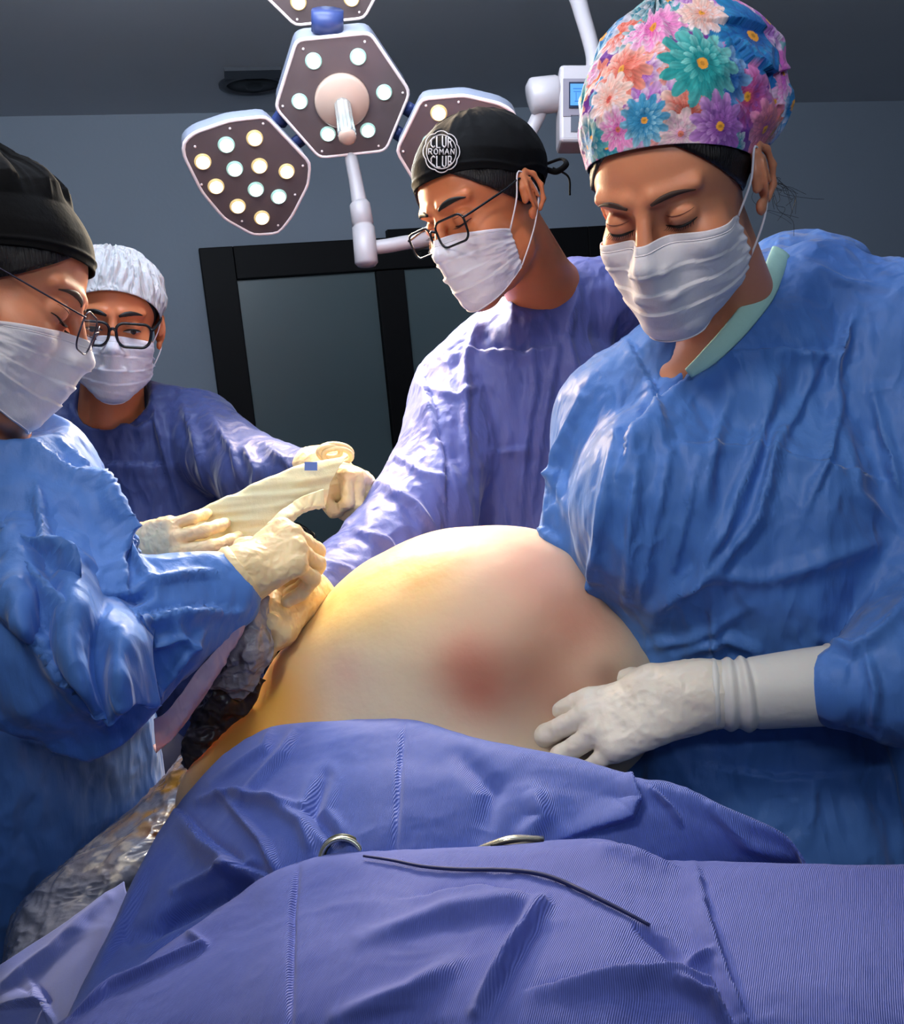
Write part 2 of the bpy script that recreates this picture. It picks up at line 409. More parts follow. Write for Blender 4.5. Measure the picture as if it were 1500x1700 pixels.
# ================================================================== room shell
WY = 15.5
wd = np.array([math.cos(math.radians(WY)), math.sin(math.radians(WY)), 0.0]); wn = np.array([wd[1], -wd[0], 0.0])   # wall runs along wd, faces wn
W0 = P(620, 420, 4.0)
def wallpx(px, py, off=0.0): return onplane(px, py, W0 + wn * off, wn)
def sz(px, py):
    q = wallpx(px, py) - W0; return q @ wd, wallpx(px, py)[2]
def wp(s, z, off=0.0): return np.array([W0[0], W0[1], 0]) + wd * s + wn * off + np.array([0, 0, z])
CEIL = (sz(150, 196)[1] + sz(1400, 165)[1]) / 2
def slab(s0, s1, z0, z1, o0, o1):
    return box(wp((s0 + s1) / 2, (z0 + z1) / 2, (o0 + o1) / 2), np.array([(s1 - s0) / 2, (o1 - o0) / 2, (z1 - z0) / 2]), np.stack([wd, wn, [0, 0, 1]], 1))
S0, S1 = -2.6, 3.9
tag(obj('wall_back', *slab(S0, S1, 0, CEIL + 0.3, -0.12, 0), m_wall, smooth=False), kind='structure')
def floorpoly(z, t):
    a, b = wp(S0, z, -0.1), wp(S1, z, -0.1); c, d = a.copy(), b.copy(); c[1] = d[1] = -1.6
    return prism([c, d, b, a], (0, 0, 1), t)
tag(obj('floor', *floorpoly(-0.05, 0.05), m_floor, smooth=False), kind='structure')
tag(obj('ceiling', *floorpoly(CEIL, 0.08), m_ceil, smooth=False), kind='structure')
a, b = wp(S0, 0), wp(S1, 0)
tag(obj('wall_left', *prism([(a[0] - 0.1, -1.6, 0), (a[0], -1.6, 0), (a[0], a[1] + 0.1, 0), (a[0] - 0.1, a[1] + 0.1, 0)], (0, 0, 1), CEIL + 0.08), m_wall, smooth=False), kind='structure')
tag(obj('wall_right', *prism([(b[0], -1.6, 0), (b[0] + 0.1, -1.6, 0), (b[0] + 0.1, b[1] + 0.1, 0), (b[0], b[1] + 0.1, 0)], (0, 0, 1), CEIL + 0.08), m_wall, smooth=False), kind='structure')

# black framed glazed door: outer top-left (328,415), mullion 615-680, right leaf to ~1010
s_l, z_t = sz(329, 415); s_pl, z_pt = sz(392, 466); s_m0 = sz(622, 470)[0]; s_m1 = sz(668, 470)[0]; s_r0 = sz(968, 400)[0]; s_r1 = s_r0 + 0.16
door = tag(bpy.data.objects.new('door_1', None), kind='structure'); COL.objects.link(door); door.location = tuple(wp((s_l + s_r1) / 2, 0))
def strip(s0, s1, z0, z1, d=0.06): return slab(s0, s1, z0, z1, 0.0, d)
bevel(obj('door_frame', *merge(strip(s_l, s_pl, 0, z_t), strip(s_r0, s_r1, 0, z_t), strip(s_pl, s_r0, z_pt, z_t)), m_black, door, smooth=False), 0.004)
bevel(obj('mullion', *strip(s_m0, s_m1, 0, z_pt - 0.002, 0.055), m_black, door, smooth=False), 0.004)
obj('bottom_rail', *merge(strip(s_pl, s_m0, 0.0, 0.12, 0.05), strip(s_m1, s_r0, 0.0, 0.12, 0.05)), m_black, door, smooth=False)
for q0, q1 in ((s_pl, s_m0), (s_m1, s_r0)):
    obj('glass_pane', *slab(q0 + 0.002, q1 - 0.002, 0.12, z_pt - 0.002, 0.012, 0.024), m_pane, door, smooth=False)
# door closer rail seen above the mullion
obj('closer_rail', *slab(sz(640, 392)[0], sz(700, 392)[0] + 0.05, z_t + 0.0, z_t + 0.035, 0.0, 0.05), m_black, door, smooth=False)

# ceiling speaker / recessed fitting and linear slot, left of the lamp
def ceilpx(px, py, dz=0.0): return onplane(px, py, np.array([0, 0, CEIL - dz]), np.array([0, 0, 1.0]))
m_grey2 = mat('ceiling_fitting_grey', srgb(62, 66, 74), 0.5)
m_grey3 = mat('ceiling_fitting_dark', srgb(34, 38, 42), 0.6)
c0 = ceilpx(421, 139)
cf = empty('ceiling_light', c0, 'round recessed ceiling fitting with dark grille, unlit, left of the surgical lamp', 'ceiling light')
obj('trim_ring', *lathe([(0.13, 0), (0.13, 0.008), (0.105, 0.012), (0.10, 0.004), (0.10, 0)], c0, (0, 0, -1)), m_grey2, cf)
obj('grille', *lathe([(0.10, 0.0), (0.10, 0.003), (0.035, 0.006), (0.03, 0.016), (0.02, 0.018)], c0, (0, 0, -1)), m_grey3, cf)
q = [ceilpx(372, 112), ceilpx(466, 110), ceilpx(466, 124), ceilpx(372, 126)]
vt = obj('ceiling_vent', *prism(q, (0, 0, -1), 0.012), m_grey2, smooth=False); tag(vt, 'long thin grey slot vent in the ceiling above the round fitting', 'vent')

# ================================================================== surgical lamp
LC = P(570, 152, 1.75); TG = P(760, 1050, 1.0)
ln = TG - LC; ln /= np.linalg.norm(ln)
lamp = empty('surgical_lamp', P(960, -60, 1.9), 'large multi-head surgical lamp with glowing round lenses on a white arm from the ceiling', 'surgical lamp')
def head(name, outline, lenses, depth, n, c, screws=(), rimw=0.0035):
    pts = [onplane(x, y, c, n) for x, y in outline]
    cen = np.mean(pts, 0)
    body = [cen + (p - cen) * 1.0 for p in pts]
    # housing: tapered shell behind the face
    A = np.array(body); rings = [A, A - n * depth * 0.55, cen + (A - cen) * 0.93 - n * depth * 0.85, cen + (A - cen) * 0.75 - n * depth]
    m = len(A); V = np.concatenate(rings); Fc = [[i + r * m, (i + 1) % m + r * m, (i + 1) % m + (r + 1) * m, i + (r + 1) * m] for r in range(3) for i in range(m)]
    Fc += [list(range(m))[::-1], list(range(3 * m, 4 * m))]
    if np.dot(np.cross(A[1] - A[0], A[2] - A[1]), n) > 0: Fc = [f[::-1] for f in Fc]
    h = obj(name, V, Fc, m_lampgrey, lamp); bevel(h, 0.004)
    es = [p + n * 0.001 for p in body]
    loop = []
    for i in range(m):
        a, b = es[i], es[(i + 1) % m]; loop += [a, (a + b) / 2]
    obj('rim', *tube(loop, rimw, 8, closed=True), m_rim, h)
    obj('face_plate', *prism([cen + (p - cen) * 0.985 + n * 0.0005 for p in body], n, 0.002), m_plate, h, smooth=False)
    for x, y, wm in lenses:
        q = onplane(x, y, c, n)
        obj('lens', *lathe([(0.0158, 0.001), (0.0158, 0.004), (0.013, 0.0065), (0.004, 0.0065)], q, n, 24), m_wring if wm else m_cring, h)
        obj('lens_glow', *lathe([(0.0128, 0.004), (0.0125, 0.0078), (0.008, 0.0100), (0.0005, 0.0108)], q, n, 24), m_warm if wm else m_cool, h)
        e1 = U_ - (U_ @ n) * n; e1 /= np.linalg.norm(e1); e2 = np.cross(n, e1)
        arc = [q + n * 0.0098 - e1 * 0.0052 + e2 * t * 0.0045 - e1 * (0.0015 * (1 - t * t)) for t in (-1, -.5, 0, .5, 1)]
        obj('led_chip', *tube(arc, 0.0008, 6), m_dot, h)
    for x, y in screws:
        q = onplane(x, y, c, n); obj('screw', *lathe([(0.0024, 0.001), (0.0024, 0.004), (0.001, 0.0045)], q, n, 8), m_rim, h)
    return h
def roundpoly(pts, r=0.2, k=4):
    out = []
    m = len(pts)
    for i in range(m):
        a, b, c = np.array(pts[i - 1], float), np.array(pts[i], float), np.array(pts[(i + 1) % m], float)
        p0 = b + (a - b) * min(0.5, r / np.linalg.norm(a - b)); p2 = b + (c - b) * min(0.5, r / np.linalg.norm(c - b))
        for t in np.linspace(0, 1, k): out.append(tuple((1 - t) ** 2 * p0 + 2 * t * (1 - t) * b + t * t * p2))
    return out
hexo = roundpoly([(492, 66), (614, 54), (680, 152), (640, 249), (530, 261), (457, 178)], 12)
h0 = head('lamp_head', hexo, [(520, 100, 0), (594, 93, 0), (637, 152, 0), (497, 167, 0), (610, 215, 0), (544, 221, 0)], 0.075, ln, LC,
     [(503, 80), (605, 68), (668, 153), (469, 175), (628, 241), (534, 250)])
n1 = ln + 0.16 * R_ + 0.0 * U_; n1 /= np.linalg.norm(n1); c1 = P(408, 280, 1.72)
h1 = head('lamp_head', catmull(np.array([(440, 192), (514, 270), (508, 312), (478, 368), (455, 388), (415, 386), (370, 360), (330, 312), (304, 245), (310, 230), (325, 218), (380, 198)] + [(440, 192)], float), 40)[:-1].tolist() if False else
     roundpoly([(441, 193), (514, 270), (511, 305), (484, 358), (462, 386), (420, 389), (372, 362), (335, 318), (305, 258), (304, 236), (322, 220), (380, 200)], 10, 3),
     [(375, 239, 0), (422, 228, 1), (336, 267, 1), (389, 279, 0), (430, 274, 1), (475, 283, 1), (358, 308, 1), (424, 313, 0), (462, 325, 0), (394, 341, 1), (434, 360, 1)],
     0.055, n1, c1, [(381, 212), (436, 204), (323, 242), (334, 305), (401, 366), (461, 373), (489, 322), (502, 274)])
n2 = ln - 0.16 * R_; n2 /= np.linalg.norm(n2); c2 = P(770, 240, 1.72)
h2 = head('lamp_head', roundpoly([(700, 164), (770, 158), (830, 172), (852, 185), (870, 240), (850, 300), (800, 350), (740, 360), (700, 320), (658, 250)], 10, 3),
     [(728, 186, 1), (776, 196, 0), (824, 205, 1), (714, 235, 0), (760, 245, 0), (808, 255, 1), (740, 290, 1), (785, 310, 0)],
     0.055, n2, c2, [(707, 174), (761, 168), (669, 250)])
n3 = ln - 0.12 * U_; n3 /= np.linalg.norm(n3); c3 = P(540, -40, 1.72)
h3 = head('lamp_head', roundpoly([(490, 41), (604, 29), (630, -20), (620, -90), (560, -135), (480, -120), (430, -60), (436, -12)], 9, 3),
     [(495, 2, 1), (583, -4, 1), (540, -30, 0), (470, -40, 1), (600, -50, 0), (520, -80, 1), (570, -90, 0)], 0.055, n3, c3, [(493, 31), (596, 19)])
# hinges between the heads
for a_, b_ in (((478, 190), (462, 214)), ((512, 232), (492, 246)), ((674, 186), (690, 196)), ((655, 225), (672, 236))):
    pa, pb = onplane(*a_, LC, ln) - ln * 0.02, onplane(*b_, LC, ln) - ln * 0.02
    obj('hinge', *tube([pa, (pa + pb) / 2, pb], 0.022, 12, n=5, flat=0.5), m_blueseal, lamp)
pa, pb = onplane(545, 60, LC, ln) - ln * 0.02, onplane(545, 25, LC, ln) - ln * 0.02
obj('hinge', *tube([pa, pb], 0.03, 12, flat=0.6), m_blueseal, lamp)
# sterile handle
hc = onplane(567, 165, LC, ln)
obj('handle_flange', *lathe([(0.053, 0.001), (0.053, 0.012), (0.049, 0.016), (0.018, 0.020), (0.016, 0.020)], hc, ln, 48), m_beige, lamp)
up = U_ - (U_ @ ln) * ln; up /= np.linalg.norm(up)
he = hc + ln * 0.12 - up * 0.012
V, Fc = [], []
seg = 40
prof = [(0.0155, 0.015), (0.0165, 0.025), (0.0165, 0.07), (0.0178, 0.11), (0.0165, 0.118)]
V, Fc = lathe(prof, hc, he - hc, seg)
Vn = V.copy()
for r in range(1, 4):
    for k in range(0, seg, 4):
        for kk in (0, 1):
            i = r * seg + k + kk; a = hc + (he - hc) / np.linalg.norm(he - hc) * prof[r][1]; Vn[i] = a + (V[i] - a) * 0.90
obj('handle', Vn, Fc, m_chrome, lamp)
obj('handle_cap', *lathe([(0.0165, 0.1175), (0.0168, 0.122), (0.012, 0.126), (0.002, 0.127)], hc, he - hc, 32), m_beige, lamp)
# arm below the centre head, knuckle, horizontal arm, elbow, control box, spring arm to ceiling
dA = 1.86
obj('yoke_post', *tube([P(578, 240, dA), P(590, 300, dA), P(598, 345, dA)], [0.013, 0.014, 0.0165], 20, n=12), m_lampwhite, lamp)
obj('knuckle', *tube([P(596, 336, dA), P(597, 340, dA), P(602, 372, dA), P(602.2, 373, dA), P(602.8, 377, dA), P(603, 378, dA), P(608, 436, dA), P(608.4, 441, dA)], [0.018, 0.0215, 0.0225, 0.0205, 0.0205, 0.0235, 0.024, 0.019], 28), m_lampwhite, lamp)
obj('yoke_arm', *tube([P(612, 412, dA + .01), P(660, 405, dA + .02), P(740, 385, dA + .04), P(830, 310, dA + .05), P(880, 220, dA + .03), P(905, 165, dA)], 0.0145, 20, n=40), m_lampwhite, lamp)
obj('elbow', *tube([P(876, 161, dA), P(880, 160, dA), P(884, 160, dA), P(922, 156, dA), P(930, 156, dA)], [0.022, 0.033, 0.036, 0.036, 0.03], 32), m_lampwhite, lamp)
Mx = np.stack([R_, -F_, U_], 1)
cb = P(972, 183, dA)
bx = obj('control_box', *box(cb, np.array([0.058, 0.035, 0.078]), Mx), m_lampwhite, lamp, smooth=False); bevel(bx, 0.008)
fr = cb - F_ * 0.0355
obj('control_panel', *box(P(972, 162, dA - 0.036), np.array([0.046, 0.001, 0.038]), Mx), mat('control_panel_grey', srgb(118, 112, 122), 0.4), bx, smooth=False)
obj('screen_bezel', *box(P(961, 158, dA - 0.039), np.array([0.0205, 0.0015, 0.026]), Mx), m_screenb, bx, smooth=False)
obj('screen', *box(P(960, 157, dA - 0.042), np.array([0.0165, 0.001, 0.0215]), Mx), m_screen, bx, smooth=False)
obj('screen_icons', *merge(*[box(P(x, y, dA - 0.0435), np.array([ww, 0.0004, hh]), Mx) for x, y, ww, hh in ((960, 147, 0.011, 0.0006), (960, 152, 0.010, 0.0005), (961, 168, 0.009, 0.0008), (956, 160, 0.0006, 0.008))]), m_screend, bx, smooth=False)
obj('lower_panel', *box(P(962, 205, dA - 0.036), np.array([0.018, 0.001, 0.017]), Mx), mat('control_panel_dark', srgb(70, 76, 86), 0.4), bx, smooth=False)
obj('spring_arm', *tube([P(985, 128, dA), P(984, 90, dA + .0), P(968, 30, dA + .02), P(950, -20, dA + .05), P(900, -90, dA + .12)], [0.018, 0.0155, 0.0165, 0.018, 0.02], 24, n=30), m_lampwhite, lamp)
top = P(900, -95, dA + .12); obj('ceiling_tube', *tube([top, (top[0], top[1], CEIL - 0.01)], 0.03, 24), m_lampwhite, lamp)
# the lamp's own light
for hh, c_, n_, col_, pw in ((h0, LC, ln, (0.92, 1.0, 0.97), 27), (h1, c1, n1, (1.0, 0.74, 0.46), 42), (h2, c2, n2, (1.0, 0.84, 0.62), 20), (h3, c3, n3, (1.0, 0.76, 0.50), 42)):
    light('lamp_beam', 'SPOT', c_ + n_ * 0.135, TG, pw, col_, 0.06, cone=math.radians(95), blend=0.8)
# ================================================================== materials for people
def skinmat(name, c, c2):
    return mat(name, c, 0.42, var=0.16, varscale=14, sss=0.35, bumps=[('noise', 420, 0.00012, (1, 1, 1))], tint=c2, spec=0.4)
m_skin = skinmat('skin_light', srgb(216, 138, 102), srgb(230, 152, 114))
m_skin2 = skinmat('skin_tan', srgb(212, 124, 80), srgb(226, 138, 92))
m_hair = mat('dark_hair', srgb(22, 16, 15), 0.45, bumps=[('noise', 90, 0.002, (6, 6, 0.4))], var=0.4, varscale=60)
m_brow = mat('brow_hair', srgb(62, 40, 32), 0.6)
m_lash = mat('lashes', srgb(14, 10, 10), 0.5)
m_mask = mat('mask_nonwoven', srgb(232, 222, 228), 0.75, sheen=0.2, bumps=[('noise', 500, 0.00015, (1, 1, 1)), ('noise', 45, 0.0015, (1, 1, 0.5))], sss=0.15)
m_loop = mat('ear_loop_elastic', srgb(240, 232, 236), 0.7)
m_glove = mat('latex_glove', srgb(242, 214, 164), 0.38, sss=0.25, bumps=[('crease', 55, 0.0012, (1, 1, 1)), ('noise', 120, 0.0005, (1, 1, 1))], spec=0.45)
m_glovew = mat('latex_glove_pale', srgb(226, 216, 200), 0.38, sss=0.2, bumps=[('noise', 60, 0.001, (1, 1, 1))])
def gownmat(name, c, c2=None): return mat(name, c, 0.5, var=0.16, varscale=5, tint=c2, sheen=0.25, bumps=[('noise', 900, 0.00012, (1, 1, 1)), ('crease', 13, 0.017, (1, 1, 0.40)), ('crease', 30, 0.005, (1, 1, 0.5)), ('noise', 38, 0.003, (1, 1, 0.15))], spec=0.35)
m_gownR = gownmat('gown_blue_bright', srgb(62, 106, 186), srgb(88, 138, 210))
m_gownM = gownmat('gown_blue_violet', srgb(82, 92, 162), srgb(106, 116, 188))
m_gownL = gownmat('gown_blue_sky', srgb(72, 116, 200), srgb(96, 146, 222))
m_gownN = gownmat('gown_blue_dark', srgb(54, 66, 118), srgb(68, 82, 140))
m_blackcap = mat('black_cotton', srgb(8, 8, 10), 0.85, spec=0.2, bumps=[('noise', 700, 0.0002, (1, 1, 1)), ('noise', 22, 0.004, (1, 1, 1))])
m_frame = mat('glasses_black', srgb(16, 18, 24), 0.25)
m_wire = mat('glasses_metal', srgb(70, 66, 80), 0.3, metal=0.8)
m_lens = mat('glasses_lens', (0.95, 0.97, 1.0), 0.03, trans=1.0, ior=1.05, alpha=0.16)
m_mint = mat('mint_scrub', srgb(178, 220, 205), 0.7, bumps=[('noise', 80, 0.001, (1, 1, 1))])
m_navy = mat('navy_trousers', srgb(24, 34, 70), 0.7)
m_clog = mat('clog_rubber', srgb(60, 64, 70), 0.5)

class Head:
    """local axes: x = towards the person's right, y = forward out of the face, z = up"""
    def __init__(s, px, py, d, yaw, pitch, roll=0, sc=1.0):
        B = np.stack([-R_, -F_, U_], 1)                       # facing the camera
        y, p, r = map(math.radians, (yaw, pitch, roll))
        Rz = np.array([[math.cos(y), math.sin(y), 0], [-math.sin(y), math.cos(y), 0], [0, 0, 1]])   # +yaw turns to picture left
        Rx = np.array([[1, 0, 0], [0, math.cos(p), math.sin(p)], [0, -math.sin(p), math.cos(p)]])   # +pitch looks down
        Ry = np.array([[math.cos(r), 0, math.sin(r)], [0, 1, 0], [-math.sin(r), 0, math.cos(r)]])
        s.M = B @ Rz @ Rx @ Ry; s.o = P(px, py, d); s.sc = sc
    def w(s, q): return s.o + (np.asarray(q, float) * s.sc) @ s.M.T
    def d(s, q): return np.asarray(q, float) @ s.M.T
    def prims(s, female=True):
        E = lambda c, r, k=0.012, op='u', rot=None: ell(s.w(c), np.array(r) * s.sc, s.M if rot is None else s.M @ rot, k * s.sc, op)
        C = lambda a, b, ra, rb, k=0.01, op='u': cap(s.w(a), s.w(b), ra * s.sc, rb * s.sc, k * s.sc, op)
        j = 0.0 if female else 0.004
        L = [E((0, -0.012, 0.048), (0.074, 0.095, 0.082)), E((0, 0.030, 0.040), (0.064, 0.060, 0.060), .02),
             E((0, 0.022, -0.035), (0.060 + j, 0.066, 0.078), .02), C((-0.045 - j, 0.01, -0.06), (-0.014, 0.066, -0.103), 0.022, 0.017, .02),
             C((0.045 + j, 0.01, -0.06), (0.014, 0.066, -0.103), 0.022, 0.017, .02), E((0, 0.070, -0.100), (0.024, 0.020, 0.020), .015)]
        for q in (-1, 1):
            L += [E((q * 0.041, 0.056, -0.022), (0.024, 0.026, 0.026), .018),
                  E((q * 0.031, 0.101, 0.009), (0.020, 0.013, 0.0135), .014, 's'),
                  C((q * 0.012, 0.0905, 0.031), (q * 0.048, 0.074, 0.033), 0.0075, 0.0065, .010),
                  E((q * 0.0315, 0.0752, 0.0085), (0.0155, 0.0145, 0.0135), .003)]
        L += [C((0, 0.089, 0.022), (0, 0.111, -0.026), 0.0065, 0.0095, .010), E((0, 0.110, -0.030), (0.0105, 0.010, 0.009), .006)]
        for q in (-1, 1):
            L += [E((q * 0.0125, 0.099, -0.034), (0.0078, 0.010, 0.0075), .006)]
            a = math.radians(22) * q; rot = np.array([[math.cos(a), math.sin(a), 0], [-math.sin(a), math.cos(a), 0], [0, 0, 1]])
            s.ears = getattr(s, 'ears', []); n0 = len(L)
            hx = []
            for ang in (-75, -35, 5, 45, 85, 125, 165, 200):                     # helix from lobe up and over
                a = math.radians(ang); yy = -0.016 - 0.0165 * math.cos(a); zz = 0.006 + 0.0285 * math.sin(a)
                hx.append((q * (0.0765 + 0.0075 * max(0, math.cos(a)) + 0.003), yy, zz))
            L += [C(hx[i], hx[i + 1], 0.0034, 0.0034, .004) for i in range(len(hx) - 1)]
            a = math.radians(-33) * q; rot = np.array([[math.cos(a), math.sin(a), 0], [-math.sin(a), math.cos(a), 0], [0, 0, 1]]).T
            L += [E((q * 0.0800, -0.015, 0.005), (0.0045, 0.0168, 0.0280), .004, 'u', rot), E((q * 0.0865, -0.014, 0.004), (0.0050, 0.0085, 0.0150), .003, 's', rot),
                  E((q * 0.0785, -0.006, -0.0235), (0.0050, 0.0070, 0.0085), .004), C((q * .079, -0.001, 0.006), (q * .079, 0.000, -0.003), 0.0042, 0.0042, .003),
                  C((q * .0835, -0.018, 0.022), (q * .0850, -0.022, -0.004), 0.0024, 0.0024, .003)]
            s.ears += L[n0:]
        s.nonear = None
        L += [E((0, 0.094, -0.062), (0.022, 0.010, 0.011), .01)]
        return L
    def radial(s, prims, c, dirs, r0=0.30, steps=26):
        """distance from c (local) along local unit dirs to the outermost surface"""
        c = np.asarray(c, float); r = np.full(len(dirs), r0)
        for _ in range(steps): r = r - evals(prims, s.w(c + dirs * r[:, None])) / s.sc * 0.95
        return r
    def front(s, prims, x, z, off=0.0):
        x, z = np.atleast_1d(x).astype(float), np.atleast_1d(z).astype(float); y = np.full(len(x), 0.16)
        for _ in range(30): y = y - (evals(prims, s.w(np.stack([x, y, z], 1))) / s.sc - off) * 0.9
        return np.stack([x, y, z], 1)

def blur2(A, it, wrapu=False, keep=None):
    for _ in range(it):
        p = np.concatenate([A[-1:], A, A[:1]]) if wrapu else np.concatenate([A[:1], A, A[-1:]])
        A = (p[:-2] + 2 * p[1:-1] + p[2:]) / 4
        p = np.concatenate([A[:, :1], A, A[:, -1:]], 1); A = (p[:, :-2] + 2 * p[:, 1:-1] + p[:, 2:]) / 4
    return A
def make_mask(H, hp, body, ztop=-0.006, zside=-0.026, zbot=-0.128, zbs=-0.096, span=74, puff=0.004, name='face_mask', wrink=1.0, seed=0, zl=None):
    nu, nv = 90, 70; u = np.linspace(-1, 1, nu)[:, None] * np.ones((1, nv)); v = np.ones((nu, 1)) * np.linspace(0, 1, nv)[None]
    th = np.radians(span) * u; au = np.abs(u)
    zt = ztop + (zside - ztop) * au ** 1.3 ; zb = zbot + (zbs - zbot) * au ** 1.6
    z = zt + (zb - zt) * v
    ax = np.stack([0 * z, 0.0 + 0 * z, z], -1).reshape(-1, 3); dr = np.stack([np.sin(th), np.cos(th), 0 * th], -1).reshape(-1, 3)
    r = np.full(len(ax), 0.2)
    for _ in range(28): r = r - evals(hp, H.w(ax + dr * r[:, None])) / H.sc * 0.9
    r = r.reshape(nu, nv); base = r.copy()
    # cloth bridges hollows: below the chin keep the radius of the chin
    def hull(row, x):                                                       # taut cloth spans from high point to high point
        st = []
        for i in range(len(row)):
            while len(st) > 1 and (row[st[-1]] - row[st[-2]]) * (x[i] - x[st[-2]]) <= (row[i] - row[st[-2]]) * (x[st[-1]] - x[st[-2]]): st.pop()
            st.append(i)
        return np.interp(x, x[st], row[st])
    vv = np.linspace(0, 1, nv); r = np.clip(r, 0.035, 0.135); base = np.clip(base, 0.0, 0.135)
    for i in range(nu): r[i, 2:] = hull(r[i, 2:], vv[2:])
    X_, Y_ = r * np.sin(th), r * np.cos(th)
    r = blur2(r, 10); r = np.maximum(r, base + 0.001)
    for _ in range(4): r = np.maximum(blur2(r, 2), r - 0.0004)
    r = np.maximum(r, base + 0.001) + puff * (1 - au ** 4) * np.sin(math.pi * np.clip(v, 0.02, 1)) * np.clip(v * 1.4, .3, 1) + 0.0015
    for vp, amp in ((0.26, .0016), (0.46, .0019), (0.66, .0019)):
        vs = v + 0.02 * np.sin(u * 3 + seed)
        r += amp * (1 - au ** 6) * np.where(vs > vp, np.exp(-(vs - vp) / 0.09), -0.35 * np.exp((vs - vp) / 0.025))
    r += 0.0012 * np.sin(v * 46) * np.clip((au - .82) / .18, 0, 1)
    r -= 0.0012 * np.exp(-((v - 0.07) / 0.012) ** 2) * (au < 0.97)
    q = np.stack([u * 3.2, v * 6 + u * 1.5, 0 * u + seed], -1).reshape(-1, 3)
    r += wrink * (0.0016 * ridged(q, 3).reshape(nu, nv)) * (0.35 + au) * np.clip(v * 5, 0, 1)
    V = H.w(ax + dr * r.reshape(-1)[:, None]); Fc = gridfaces(nu, nv)
    N = normals(V, Fc)
    if (N * (V - H.o)).sum() < 0: Fc = Fc[:, ::-1]
    V2, F2 = thick(V, Fc, 0.0012)
    m = obj(name, V2, F2, m_mask, body)
    # stitched seam along the top edge
    G = V.reshape(nu, nv, 3); Nn = normals(V, Fc).reshape(nu, nv, 3)
    st = [G[i, 5] + Nn[i, 5] * 0.0004 for i in range(3, nu - 3)]
    obj('mask_seam', *tube(st, 0.00055, 5), m_loop, m)
    s2 = [G[i, nv - 2] + Nn[i, nv - 2] * 0.0006 for i in range(1, nu - 1)]
    obj('mask_hem', *tube(s2, 0.0007, 5), m_loop, m)
    return G, m
def loops(H, G, m, sides=(0, -1)):
    for sd in sides:
        q = 1 if sd == -1 else -1
        t, b = G[sd, 1], G[sd, -3]
        ear_t, ear_b = H.w((q * 0.082, -0.004, 0.036)), H.w((q * 0.082, -0.008, -0.028))
        back = H.w((q * 0.081, -0.028, 0.004))
        obj('ear_loop', *tube([t, t * 0.5 + ear_t * 0.5 + (H.d((q, 0, 0)) * 0.004), ear_t, back, ear_b, b * 0.5 + ear_b * 0.5 + (H.d((q, 0, 0)) * 0.003), b], 0.0012, 6, n=40), m_loop, m)
def shell(H, hp, brim, nu, nv, off, puff=None, pole=(0, -0.30, 1.0), c=(0, -0.012, 0.045), smooth=6, far=None):
    """cloth over the skull; brim(phi)->z (local), phi 0 = front, positive to +x"""
    c = np.array(c, float); phi = np.linspace(0, 2 * math.pi, nu, endpoint=False); t = np.linspace(0, 1, nv)
    pole = np.array(pole) / np.linalg.norm(pole); D = np.zeros((nu, nv, 3))
    for i, f in enumerate(phi):
        bd = np.array([0.078 * math.sin(f), 0.10 * math.cos(f), brim(f) - c[2]]); bd /= np.linalg.norm(bd)
        w = math.acos(np.clip(bd @ pole, -1, 1))
        for j, tt in enumerate(t): D[i, j] = (math.sin((1 - tt) * w) * bd + math.sin(tt * w) * pole) / math.sin(w)
    hp = [p for p in hp if p not in H.ears]
    r = H.radial(hp, c, D.reshape(-1, 3)).reshape(nu, nv)
    # bridge over ears and hollows
    base = r.copy()
    for _ in range(smooth): r = np.maximum(blur2(r, 2, True), r - 0.002)
    r = blur2(r, 2, True); r = np.maximum(r, base)
    r += off
    if puff is not None:
        PH, TT = np.meshgrid(phi, t, indexing='ij'); r += puff(PH, TT, D)
    V = H.w(c + (D * r[..., None]).reshape(-1, 3)); Fc = gridfaces(nu, nv, True)
    N = normals(V, Fc)
    if (N * (V - H.o)).sum() < 0: Fc = Fc[:, ::-1]
    return V, Fc, r
def head_hp(L):     # head without ears, for fitting cloth
    return L
def brow(H, hp, q, x0, x1, z0, zm, z1, r, body, m=None):
    n = 16; xs = np.linspace(x0, x1, n) * q; t = np.linspace(0, 1, n); zs = (1 - t) ** 2 * z0 + 2 * t * (1 - t) * zm + t * t * z1
    pts = H.w(H.front(hp, xs, zs, 0.0004))
    V, Fc = tube(pts, [r * 0.5 * H.sc, r * H.sc, r * 1.05 * H.sc, r * 0.7 * H.sc, r * 0.2 * H.sc], 8, n=30)
    N = H.d((0, 1, 0)); c = np.repeat(catmull(pts, 30), 8, 0); V = V - np.outer(((V - c) @ N) * 0.55, N)
    obj('eyebrow', V, Fc, m or m_brow, body)
